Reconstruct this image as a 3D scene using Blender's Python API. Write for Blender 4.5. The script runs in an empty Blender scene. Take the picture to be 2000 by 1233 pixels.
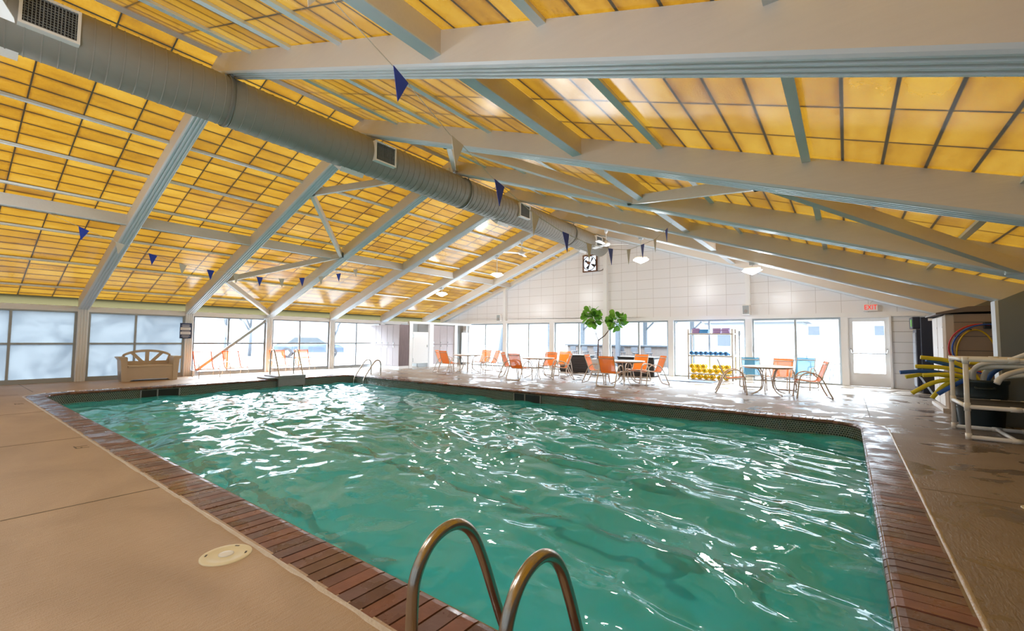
import bpy, math, random
import numpy as np
from mathutils import Vector, Matrix
random.seed(7); np.random.seed(7)
S = bpy.context.scene
C = S.collection
PI = math.pi

# ------------------------------------------------------------------ camera
YAW, PITCH, ROLL, FPX = 0.6466, 0.0543, 0.0091, 863.76
cam_d = bpy.data.cameras.new('camera'); cam = bpy.data.objects.new('camera', cam_d); C.objects.link(cam)
f = Vector((-math.sin(YAW)*math.cos(PITCH), math.cos(YAW)*math.cos(PITCH), math.sin(PITCH)))
r = Vector((math.cos(YAW), math.sin(YAW), 0)); u = r.cross(f)
r2 = r*math.cos(ROLL)+u*math.sin(ROLL); u2 = -r*math.sin(ROLL)+u*math.cos(ROLL)
cam.matrix_world = Matrix(((r2.x, u2.x, -f.x, 0), (r2.y, u2.y, -f.y, 0), (r2.z, u2.z, -f.z, 1.3), (0, 0, 0, 1)))
cam_d.sensor_width = 36; cam_d.lens = FPX/2000*36; cam_d.clip_start = .05; cam_d.clip_end = 500
S.camera = cam

# ------------------------------------------------------------------ world, exposure
W = bpy.data.worlds.new('world'); S.world = W; W.use_nodes = True
nt = W.node_tree; bg = nt.nodes['Background']
geo = nt.nodes.new('ShaderNodeNewGeometry'); sep = nt.nodes.new('ShaderNodeSeparateXYZ')
tc = nt.nodes.new('ShaderNodeTexCoord'); nt.links.new(tc.outputs['Generated'], sep.inputs[0])
def wmr(src, a, b_, c, d, smooth=False):
    n = nt.nodes.new('ShaderNodeMapRange')
    if smooth: n.interpolation_type = 'SMOOTHSTEP'
    for i, v in enumerate((a, b_, c, d)): n.inputs[i+1].default_value = v
    nt.links.new(src, n.inputs[0]); return n.outputs[0]
up = wmr(sep.outputs[2], .04, .45, 1.45, 18.5, True)        # overcast sky: bright overhead, dimmer at the horizon
side = wmr(sep.outputs[0], 1, -1, .70, 1.30)
mul = nt.nodes.new('ShaderNodeMath'); mul.operation = 'MULTIPLY'; nt.links.new(up, mul.inputs[0]); nt.links.new(side, mul.inputs[1])
nt.links.new(mul.outputs[0], bg.inputs[1])
bg.inputs[0].default_value = (.76, .885, 1, 1)
S.view_settings.view_transform = 'Standard'; S.view_settings.look = 'None'
S.view_settings.gamma = 1; S.view_settings.use_curve_mapping = False
S.view_settings.exposure = 0.85
try:
    S.cycles.max_bounces = 14; S.cycles.diffuse_bounces = 6; S.cycles.transmission_bounces = 10
    S.cycles.transparent_max_bounces = 16; S.cycles.sample_clamp_indirect = 12
    S.cycles.caustics_refractive = True; S.cycles.caustics_reflective = False; S.cycles.blur_glossy = 1.0
except Exception: pass

# ------------------------------------------------------------------ dimensions
XL, XC, XR, YE, YB = -17.48, -7.80, 2.75, 16.85, -2.55
def YK(k): return 2.587+2.568*k
def roofz(d): return 5.794-.3534*abs(d)
def rafz(d): return 5.457-.3557*abs(d)
PX0, PX1, PY0, PY1, PRAD = -14.23, .16, 1.62, 9.17, .45
WZ = -.25; DEEP = -1.5

# ------------------------------------------------------------------ materials
MATS = {}
def newmat(name):
    m = bpy.data.materials.new(name); m.use_nodes = True; MATS[name] = m
    return m, m.node_tree, m.node_tree.nodes, m.node_tree.links
def pm(name, col, rough=.5, metal=0, spec=.5, bump=0, bscale=40, var=0, vscale=3, coat=0, emit=0, ecol=None, stretch=None):
    m, t, N, L = newmat(name); b = N['Principled BSDF']
    b.inputs['Base Color'].default_value = (*col, 1); b.inputs['Roughness'].default_value = rough
    b.inputs['Metallic'].default_value = metal; b.inputs['Specular IOR Level'].default_value = spec
    b.inputs['Coat Weight'].default_value = coat
    if emit:
        b.inputs['Emission Color'].default_value = (*(ecol or col), 1); b.inputs['Emission Strength'].default_value = emit
    if var or bump:
        tcn = N.new('ShaderNodeTexCoord'); mp = N.new('ShaderNodeMapping')
        if stretch: mp.inputs['Scale'].default_value = stretch
        L.new(tcn.outputs['Object'], mp.inputs[0])
    if var:
        n = N.new('ShaderNodeTexNoise'); n.inputs['Scale'].default_value = vscale; n.inputs['Detail'].default_value = 5
        L.new(mp.outputs[0], n.inputs['Vector'])
        mx = N.new('ShaderNodeMixRGB'); mx.inputs[1].default_value = (*[c*(1-var) for c in col], 1)
        mx.inputs[2].default_value = (*[min(1, c*(1+var)) for c in col], 1)
        L.new(n.outputs['Fac'], mx.inputs[0]); L.new(mx.outputs[0], b.inputs['Base Color'])
    if bump:
        n = N.new('ShaderNodeTexNoise'); n.inputs['Scale'].default_value = bscale; n.inputs['Detail'].default_value = 4
        L.new(mp.outputs[0], n.inputs['Vector'])
        bp = N.new('ShaderNodeBump'); bp.inputs['Strength'].default_value = bump; bp.inputs['Distance'].default_value = .01
        L.new(n.outputs['Fac'], bp.inputs['Height']); L.new(bp.outputs[0], b.inputs['Normal'])
    return m
pm('beam', (.66, .62, .57), .45, bump=.12, bscale=6, var=.04, stretch=(1, 8, 8))
pm('beam_white', (.82, .83, .84), .4)
pm('flange', (.64, .71, .77), .35)
pm('purlin', (.74, .82, .88), .3)
pm('white', (.86, .87, .88), .4)
pm('column_grey', (.21, .24, .26), .5, bump=.1, bscale=60)
pm('alu', (.38, .42, .44), .4)
pm('alu_dark', (.22, .24, .26), .4)
pm('duct', (.30, .29, .26), .55, bump=.25, bscale=260, var=.06, vscale=8)
pm('duct_seam', (.2, .2, .18), .5)
pm('dark', (.03, .03, .035), .5)
pm('black', (.015, .016, .02), .35)
pm('steel', (.42, .37, .31), .24, metal=1, bump=.03, bscale=8, var=.15, vscale=3)
pm('steel_far', (.5, .46, .40), .25, metal=1)
pm('galv', (.45, .44, .42), .35, metal=1)
pm('chrome', (.7, .7, .7), .15, metal=1)
pm('chair_frame', (.74, .70, .64), .35)
pm('table_top', (.86, .85, .83), .25)
pm('resin_tan', (.56, .45, .32), .5, var=.05)
pm('resin_grey', (.36, .33, .31), .5)
pm('shed_side', (.36, .27, .20), .5, var=.05, bump=.1, bscale=120)
pm('shed_door', (.62, .56, .50), .45)
pm('shed_roof', (.16, .13, .12), .6)
pm('deckbox', (.035, .035, .038), .5)
pm('deckbox_end', (.65, .70, .78), .4)
pm('locker', (.46, .40, .41), .5, var=.14, vscale=3, stretch=(14, 14, .8))
pm('locker_side', (.17, .12, .12), .45, var=.3, vscale=2.5, stretch=(5, 5, 1))
pm('locker_seam', (.15, .12, .13), .6)
pm('grey_wall', (.42, .43, .42), .5)
pm('pvc', (.88, .87, .85), .3); pm('pvc_cream_shaded', (.60, .55, .48), .35)  # float rack's cream is darkened to carry its backlit shade
pm('bin_green', (.018, .034, .042), .45)
pm('mat_black', (.02, .02, .02), .7)
pm('noodle_yellow', (.72, .62, .03), .6)
pm('noodle_blue', (.02, .11, .48), .6)
pm('noodle_white', (.78, .76, .72), .6)
pm('yellow', (.85, .56, .01), .55)
pm('blue', (.08, .33, .72), .5)
pm('purple', (.30, .16, .42), .6)
pm('purple_pale', (.52, .36, .60), .6)
pm('flag_blue', (.010, .05, .45), .6)
pm('flag_white', (.62, .60, .54), .6)
pm('string', (.6, .57, .5), .6)
pm('sign_navy', (.035, .06, .15), .4)
pm('sign_white', (.85, .85, .85), .5)
pm('sign_text', (.6, .62, .7), .5)
pm('exit_red', (.45, .0, .0), .4, emit=.5, ecol=(.9, .0, .0))
pm('lamp_glow', (1, .97, .9), .4, emit=9, ecol=(1, .95, .85))
pm('lamp_body', (.62, .56, .48), .4)
pm('lid_cream', (.66, .58, .38), .35)
pm('lid_centre', (.70, .68, .62), .25)
pm('caulk', (.50, .42, .33), .3, bump=.6, bscale=60, var=.15, vscale=30)
pm('joint', (.13, .10, .07), .7)
pm('hoop_red', (.6, .03, .03), .35)
pm('hoop_blue', (.02, .10, .5), .35)
pm('hoop_yellow', (.75, .5, .02), .35)
pm('bark', (.12, .07, .06), .7)
pm('pot', (.6, .63, .68), .4)
pm('soil', (.05, .035, .03), .9)
pm('mat_blue', (.10, .16, .26), .6)
pm('fridge', (.018, .024, .045), .35)
pm('fridge_glass', (.30, .34, .40), .15)
pm('rust', (.16, .07, .03), .6, var=.4, vscale=20)
pm('stone_grey', (.26, .25, .26), .6, var=.15, vscale=12)
pm('ext_ground', (.22, .225, .23), .8)
pm('ext_blue', (.030, .036, .044), .7)
pm('ext_dark', (.03, .033, .04), .5)
pm('ext_tree', (.06, .065, .075), .9)
pm('ext_pale', (.085, .09, .10), .8)
pm('ext_wood', (.085, .065, .055), .8, var=.3, vscale=6)
pm('car_paint', (.035, .05, .075), .25, coat=.5)
pm('car_glass', (.02, .025, .03), .1)
pm('tyre', (.02, .02, .022), .8)
pm('toy_red', (.5, .02, .03), .5)
pm('toy_green', (.15, .5, .05), .5)
pm('toy_teal', (.02, .35, .25), .5)
pm('lane', (.003, .005, .006), .4)

def leafmat():
    m, t, N, L = newmat('leaf'); b = N['Principled BSDF']; b.inputs['Roughness'].default_value = .35
    g = N.new('ShaderNodeNewGeometry'); mx = N.new('ShaderNodeMixRGB')
    mx.inputs[1].default_value = (.05, .20, .02, 1); mx.inputs[2].default_value = (.24, .50, .05, 1)
    L.new(g.outputs['Random Per Island'], mx.inputs[0]); L.new(mx.outputs[0], b.inputs['Base Color'])
    tr = N.new('ShaderNodeBsdfTranslucent'); L.new(mx.outputs[0], tr.inputs[0])
    ms = N.new('ShaderNodeMixShader'); ms.inputs[0].default_value = .35
    L.new(b.outputs[0], ms.inputs[1]); L.new(tr.outputs[0], ms.inputs[2]); L.new(ms.outputs[0], N['Material Output'].inputs[0])
leafmat()
def sling(name, col, transp=.18):
    m, t, N, L = newmat(name); b = N['Principled BSDF']; b.inputs['Base Color'].default_value = (*col, 1); b.inputs['Roughness'].default_value = .6
    tr = N.new('ShaderNodeBsdfTranslucent'); tr.inputs[0].default_value = (*col, 1)
    ms = N.new('ShaderNodeMixShader'); ms.inputs[0].default_value = .35; L.new(b.outputs[0], ms.inputs[1]); L.new(tr.outputs[0], ms.inputs[2])
    tp = N.new('ShaderNodeBsdfTransparent'); m2 = N.new('ShaderNodeMixShader'); m2.inputs[0].default_value = transp
    L.new(ms.outputs[0], m2.inputs[1]); L.new(tp.outputs[0], m2.inputs[2]); L.new(m2.outputs[0], N['Material Output'].inputs[0])
sling('sling_orange', (.92, .22, .02), .04); sling('sling_blue', (.03, .22, .36), .10); sling('sling_sheer', (.95, .27, .04), .40)
def glass():
    m, t, N, L = newmat('glass'); N.remove(N['Principled BSDF'])
    fr = N.new('ShaderNodeFresnel'); fr.inputs[0].default_value = 1.5
    tp = N.new('ShaderNodeBsdfTransparent'); tp.inputs[0].default_value = (.95, .97, .98, 1); gl = N.new('ShaderNodeBsdfGlossy'); gl.inputs['Roughness'].default_value = .02
    ms = N.new('ShaderNodeMixShader'); L.new(fr.outputs[0], ms.inputs[0]); L.new(tp.outputs[0], ms.inputs[1]); L.new(gl.outputs[0], ms.inputs[2])
    L.new(ms.outputs[0], N['Material Output'].inputs[0])
    # frosted, weathered sheet: light comes through scattered
    m, t, N, L = newmat('frosted'); N.remove(N['Principled BSDF'])
    tcn = N.new('ShaderNodeTexCoord'); n = N.new('ShaderNodeTexNoise'); n.inputs['Scale'].default_value = 1.3; n.inputs['Detail'].default_value = 6
    n.inputs['Distortion'].default_value = 1.2
    L.new(tcn.outputs['Object'], n.inputs['Vector']); rp = N.new('ShaderNodeValToRGB')
    rp.color_ramp.elements[0].position = .3; rp.color_ramp.elements[0].color = (.022, .027, .032, 1)
    rp.color_ramp.elements[1].position = .6; rp.color_ramp.elements[1].color = (.043, .048, .052, 1)
    L.new(n.outputs['Fac'], rp.inputs[0]); tr = N.new('ShaderNodeBsdfTranslucent'); L.new(rp.outputs[0], tr.inputs[0])
    df = N.new('ShaderNodeBsdfDiffuse'); df.inputs[0].default_value = (.25, .28, .3, 1); ad = N.new('ShaderNodeAddShader')
    L.new(tr.outputs[0], ad.inputs[0]); L.new(df.outputs[0], ad.inputs[1]); L.new(ad.outputs[0], N['Material Output'].inputs[0])
glass()
m_, t_, N_, L_ = newmat('clerestory'); tr_ = N_.new('ShaderNodeBsdfTranslucent'); tr_.inputs[0].default_value = (.032, .026, .012, 1); L_.new(tr_.outputs[0], N_['Material Output'].inputs[0])
def roofmat():
    m, t, N, L = newmat('fibreglass'); N.remove(N['Principled BSDF'])
    uv = N.new('ShaderNodeUVMap'); sp = N.new('ShaderNodeSeparateXYZ'); L.new(uv.outputs[0], sp.inputs[0])
    def M(op, a, b=None, clamp=False):
        n = N.new('ShaderNodeMath'); n.operation = op; n.use_clamp = clamp
        for i, v in enumerate((a, b)):
            if v is None: continue
            if isinstance(v, (int, float)): n.inputs[i].default_value = v
            else: L.new(v, n.inputs[i])
        return n.outputs[0]
    def linemask(c, w, soft):
        fr = M('FRACT', c); d = M('MINIMUM', fr, M('SUBTRACT', 1.0, fr))      # distance to a bar in cells
        mrn = N.new('ShaderNodeMapRange'); mrn.interpolation_type = 'SMOOTHSTEP'
        mrn.inputs[1].default_value = w; mrn.inputs[2].default_value = w+soft; mrn.inputs[3].default_value = 1; mrn.inputs[4].default_value = 0
        L.new(d, mrn.inputs[0]); return mrn.outputs[0]
    bars = M('MAXIMUM', linemask(sp.outputs[0], .026, .03), linemask(sp.outputs[1], .010, .012))
    halo = M('MAXIMUM', linemask(sp.outputs[0], .02, .22), linemask(sp.outputs[1], .01, .07))
    cell = N.new('ShaderNodeCombineXYZ'); L.new(M('FLOOR', sp.outputs[0]), cell.inputs[0]); L.new(M('FLOOR', sp.outputs[1]), cell.inputs[1])
    wn = N.new('ShaderNodeTexWhiteNoise'); wn.noise_dimensions = '2D'; L.new(cell.outputs[0], wn.inputs['Vector'])
    tcn = N.new('ShaderNodeTexCoord'); mp = N.new('ShaderNodeMapping'); mp.inputs['Scale'].default_value = (3.0, 1, 1); L.new(tcn.outputs['Object'], mp.inputs[0])
    n1 = N.new('ShaderNodeTexNoise'); n1.inputs['Scale'].default_value = 1.6; n1.inputs['Detail'].default_value = 7; n1.inputs['Roughness'].default_value = .65; L.new(mp.outputs[0], n1.inputs['Vector'])
    n2 = N.new('ShaderNodeTexNoise'); n2.inputs['Scale'].default_value = 38; n2.inputs['Detail'].default_value = 3; L.new(tcn.outputs['Object'], n2.inputs['Vector'])
    v = M('ADD', M('ADD', M('MULTIPLY', wn.outputs[0], .30), M('MULTIPLY', n1.outputs['Fac'], .75)), M('MULTIPLY', n2.outputs['Fac'], .28))
    v = M('SUBTRACT', v, .17); v = M('SUBTRACT', v, M('MULTIPLY', halo, .22), True)
    rp = N.new('ShaderNodeValToRGB'); e = rp.color_ramp.elements
    e[0].position = .12; e[0].color = (.0150, .0054, .0006, 1)
    e[1].position = .80; e[1].color = (.040, .0212, .0024, 1)
    k = rp.color_ramp.elements.new(.45); k.color = (.0300, .0132, .0009, 1)
    L.new(v, rp.inputs[0])
    mx = N.new('ShaderNodeMixRGB'); mx.inputs[2].default_value = (.0016, .0014, .0009, 1); L.new(bars, mx.inputs[0]); L.new(rp.outputs[0], mx.inputs[1])
    tr = N.new('ShaderNodeBsdfTranslucent'); L.new(mx.outputs[0], tr.inputs[0])
    df = N.new('ShaderNodeBsdfDiffuse'); df.inputs[0].default_value = (.05, .028, .006, 1)
    ad = N.new('ShaderNodeAddShader'); L.new(tr.outputs[0], ad.inputs[0]); L.new(df.outputs[0], ad.inputs[1])
    gl = N.new('ShaderNodeBsdfGlossy'); gl.inputs['Roughness'].default_value = .2
    bp = N.new('ShaderNodeBump'); bp.inputs['Strength'].default_value = .05; bp.inputs['Distance'].default_value = .01
    n3 = N.new('ShaderNodeTexNoise'); n3.inputs['Scale'].default_value = 25; n3.inputs['Detail'].default_value = 4; L.new(mp.outputs[0], n3.inputs['Vector'])
    L.new(n3.outputs['Fac'], bp.inputs['Height']); L.new(bp.outputs[0], gl.inputs['Normal'])
    fr = N.new('ShaderNodeFresnel'); fr.inputs[0].default_value = 1.6
    ms = N.new('ShaderNodeMixShader'); L.new(fr.outputs[0], ms.inputs[0]); L.new(ad.outputs[0], ms.inputs[1]); L.new(gl.outputs[0], ms.inputs[2])
    L.new(ms.outputs[0], N['Material Output'].inputs[0])
roofmat()
def deckmat():
    m, t, N, L = newmat('deck'); b = N['Principled BSDF']; tcn = N.new('ShaderNodeTexCoord')
    def noise(s, d=5, sc=None, dist=0):
        n = N.new('ShaderNodeTexNoise'); n.inputs['Scale'].default_value = s; n.inputs['Detail'].default_value = d; n.inputs['Distortion'].default_value = dist
        if sc:
            mp = N.new('ShaderNodeMapping'); mp.inputs['Scale'].default_value = sc; L.new(tcn.outputs['Object'], mp.inputs[0]); L.new(mp.outputs[0], n.inputs['Vector'])
        else: L.new(tcn.outputs['Object'], n.inputs['Vector'])
        return n.outputs['Fac']
    rp = N.new('ShaderNodeValToRGB'); e = rp.color_ramp.elements; e[0].position = .3; e[0].color = (.33, .225, .14, 1); e[1].position = .72; e[1].color = (.44, .31, .20, 1)
    L.new(noise(.9, 7, (1, 1.6, 1), .6), rp.inputs[0])
    sp = N.new('ShaderNodeSeparateXYZ'); L.new(tcn.outputs['Object'], sp.inputs[0])
    # worn damp side of the hall: wet film to the right of the pool and along its far side
    def MR(src, a, b2, c, d):
        n = N.new('ShaderNodeMapRange'); n.interpolation_type = 'SMOOTHSTEP'
        for i, v in enumerate((a, b2, c, d)): n.inputs[i+1].default_value = v
        L.new(src, n.inputs[0]); return n.outputs[0]
    def MM(op, a, b2):
        n = N.new('ShaderNodeMath'); n.operation = op
        for i, v in enumerate((a, b2)):
            if isinstance(v, (int, float)): n.inputs[i].default_value = v
            else: L.new(v, n.inputs[i])
        return n.outputs[0]
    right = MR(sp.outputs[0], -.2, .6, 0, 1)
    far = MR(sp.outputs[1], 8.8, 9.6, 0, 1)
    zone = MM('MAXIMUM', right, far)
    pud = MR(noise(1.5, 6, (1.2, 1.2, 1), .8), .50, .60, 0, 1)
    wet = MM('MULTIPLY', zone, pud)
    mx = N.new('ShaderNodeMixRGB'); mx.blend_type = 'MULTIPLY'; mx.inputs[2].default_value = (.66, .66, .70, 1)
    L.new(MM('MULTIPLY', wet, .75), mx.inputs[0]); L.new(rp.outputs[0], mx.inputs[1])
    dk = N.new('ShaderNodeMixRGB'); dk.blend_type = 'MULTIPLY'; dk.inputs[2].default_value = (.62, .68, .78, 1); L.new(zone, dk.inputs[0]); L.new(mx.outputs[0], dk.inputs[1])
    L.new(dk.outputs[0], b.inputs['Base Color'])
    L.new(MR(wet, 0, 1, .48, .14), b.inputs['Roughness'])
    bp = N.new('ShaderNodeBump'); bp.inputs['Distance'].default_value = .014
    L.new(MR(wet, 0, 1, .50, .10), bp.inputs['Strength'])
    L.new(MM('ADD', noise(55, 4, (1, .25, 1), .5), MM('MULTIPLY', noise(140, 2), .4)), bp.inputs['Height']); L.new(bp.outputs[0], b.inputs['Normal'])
deckmat()
def brickmat():
    m, t, N, L = newmat('brick'); b = N['Principled BSDF']; g = N.new('ShaderNodeNewGeometry')
    rp = N.new('ShaderNodeValToRGB'); e = rp.color_ramp.elements; e[0].color = (.08, .040, .038, 1); e[1].color = (.17, .068, .046, 1)
    k = e.new(.35); k.color = (.11, .062, .060, 1); k = e.new(.7); k.color = (.13, .055, .042, 1)
    L.new(g.outputs['Random Per Island'], rp.inputs[0])
    tcn = N.new('ShaderNodeTexCoord'); n = N.new('ShaderNodeTexNoise'); n.inputs['Scale'].default_value = 9; n.inputs['Detail'].default_value = 5; L.new(tcn.outputs['Object'], n.inputs['Vector'])
    mx = N.new('ShaderNodeMixRGB'); mx.blend_type = 'MULTIPLY'; mx.inputs[0].default_value = .6; L.new(rp.outputs[0], mx.inputs[1]); L.new(n.outputs['Fac'], mx.inputs[2])
    sc = N.new('ShaderNodeMixRGB'); sc.blend_type = 'MULTIPLY'; sc.inputs[0].default_value = 1; sc.inputs[2].default_value = (1.7, 1.7, 1.7, 1); L.new(mx.outputs[0], sc.inputs[1])
    L.new(sc.outputs[0], b.inputs['Base Color'])
    mr2 = N.new('ShaderNodeMapRange'); mr2.inputs[1].default_value = .42; mr2.inputs[2].default_value = .6; mr2.inputs[3].default_value = .42; mr2.inputs[4].default_value = .13
    n2 = N.new('ShaderNodeTexNoise'); n2.inputs['Scale'].default_value = 3.5; n2.inputs['Detail'].default_value = 5; L.new(tcn.outputs['Object'], n2.inputs['Vector'])
    L.new(n2.outputs['Fac'], mr2.inputs[0]); L.new(mr2.outputs[0], b.inputs['Roughness'])
    bp = N.new('ShaderNodeBump'); bp.inputs['Strength'].default_value = .3; bp.inputs['Distance'].default_value = .004; n3 = N.new('ShaderNodeTexNoise'); n3.inputs['Scale'].default_value = 45; n3.inputs['Detail'].default_value = 4
    L.new(tcn.outputs['Object'], n3.inputs['Vector']); L.new(n3.outputs['Fac'], bp.inputs['Height']); L.new(bp.outputs[0], b.inputs['Normal'])
brickmat(); pm('mortar', (.20, .14, .08), .7)
def tilemat():
    m, t, N, L = newmat('scale_tile'); b = N['Principled BSDF']; uv = N.new('ShaderNodeUVMap')
    bt = N.new('ShaderNodeTexBrick'); bt.inputs['Color1'].default_value = (.012, .02, .02, 1); bt.inputs['Color2'].default_value = (.02, .035, .034, 1)
    bt.inputs['Mortar'].default_value = (.36, .38, .32, 1); bt.inputs['Scale'].default_value = 1; bt.inputs['Mortar Size'].default_value = .0042
    bt.inputs['Mortar Smooth'].default_value = .3; bt.inputs['Brick Width'].default_value = .04; bt.inputs['Row Height'].default_value = .034
    L.new(uv.outputs[0], bt.inputs['Vector']); L.new(bt.outputs[0], b.inputs['Base Color']); b.inputs['Roughness'].default_value = .2
    m, t, N, L = newmat('basin'); b = N['Principled BSDF']; b.inputs['Roughness'].default_value = .7
    tcn = N.new('ShaderNodeTexCoord'); n = N.new('ShaderNodeTexNoise'); n.inputs['Scale'].default_value = 1.1; n.inputs['Detail'].default_value = 3; L.new(tcn.outputs['Object'], n.inputs['Vector'])
    rp = N.new('ShaderNodeValToRGB'); rp.color_ramp.elements[0].color = (.14, .84, 1, 1); rp.color_ramp.elements[1].color = (.24, .90, 1, 1); L.new(n.outputs['Fac'], rp.inputs[0]); L.new(rp.outputs[0], b.inputs['Base Color'])
    m, t, N, L = newmat('water'); N.remove(N['Principled BSDF'])
    fr = N.new('ShaderNodeFresnel'); fr.inputs[0].default_value = 1.33
    rf = N.new('ShaderNodeBsdfRefraction'); rf.inputs['Color'].default_value = (.76, .97, 1, 1); rf.inputs['IOR'].default_value = 1.33; rf.inputs['Roughness'].default_value = 0
    gl = N.new('ShaderNodeBsdfGlossy'); gl.inputs['Roughness'].default_value = .0
    tcn = N.new('ShaderNodeTexCoord'); n = N.new('ShaderNodeTexNoise'); n.inputs['Scale'].default_value = 7; n.inputs['Detail'].default_value = 2; n.inputs['Distortion'].default_value = .4; L.new(tcn.outputs['Object'], n.inputs['Vector'])
    bp = N.new('ShaderNodeBump'); bp.inputs['Strength'].default_value = .22; bp.inputs['Distance'].default_value = .012; L.new(n.outputs['Fac'], bp.inputs['Height'])
    for q in (fr, rf, gl): L.new(bp.outputs[0], q.inputs['Normal'])
    ms = N.new('ShaderNodeMixShader'); L.new(fr.outputs[0], ms.inputs[0]); L.new(rf.outputs[0], ms.inputs[1]); L.new(gl.outputs[0], ms.inputs[2]); df = N.new('ShaderNodeBsdfDiffuse'); df.inputs[0].default_value = (.08, .88, 1, 1)
    m0 = N.new('ShaderNodeMixShader'); m0.inputs[0].default_value = .36; L.new(rf.outputs[0], m0.inputs[1]); L.new(df.outputs[0], m0.inputs[2]); L.new(m0.outputs[0], ms.inputs[1])
    L.new(ms.outputs[0], N['Material Output'].inputs[0])
tilemat()
def gablemat():
    m, t, N, L = newmat('gable_panel'); b = N['Principled BSDF']; b.inputs['Roughness'].default_value = .28
    uv = N.new('ShaderNodeUVMap'); bt = N.new('ShaderNodeTexBrick'); bt.offset = 0; bt.inputs['Color1'].default_value = (.86, .86, .88, 1); bt.inputs['Color2'].default_value = (.84, .84, .86, 1)
    bt.inputs['Mortar'].default_value = (.60, .58, .58, 1); bt.inputs['Scale'].default_value = 1; bt.inputs['Mortar Size'].default_value = .008; bt.inputs['Mortar Smooth'].default_value = .4
    bt.inputs['Brick Width'].default_value = .645; bt.inputs['Row Height'].default_value = .37
    L.new(uv.outputs[0], bt.inputs['Vector']); L.new(bt.outputs[0], b.inputs['Base Color'])
    bp = N.new('ShaderNodeBump'); bp.inputs['Strength'].default_value = .15; n = N.new('ShaderNodeTexNoise'); n.inputs['Scale'].default_value = 1.5; L.new(uv.outputs[0], n.inputs['Vector']); bp.inputs['Distance'].default_value = .03
    L.new(n.outputs['Fac'], bp.inputs['Height']); L.new(bp.outputs[0], b.inputs['Normal'])
gablemat()

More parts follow.
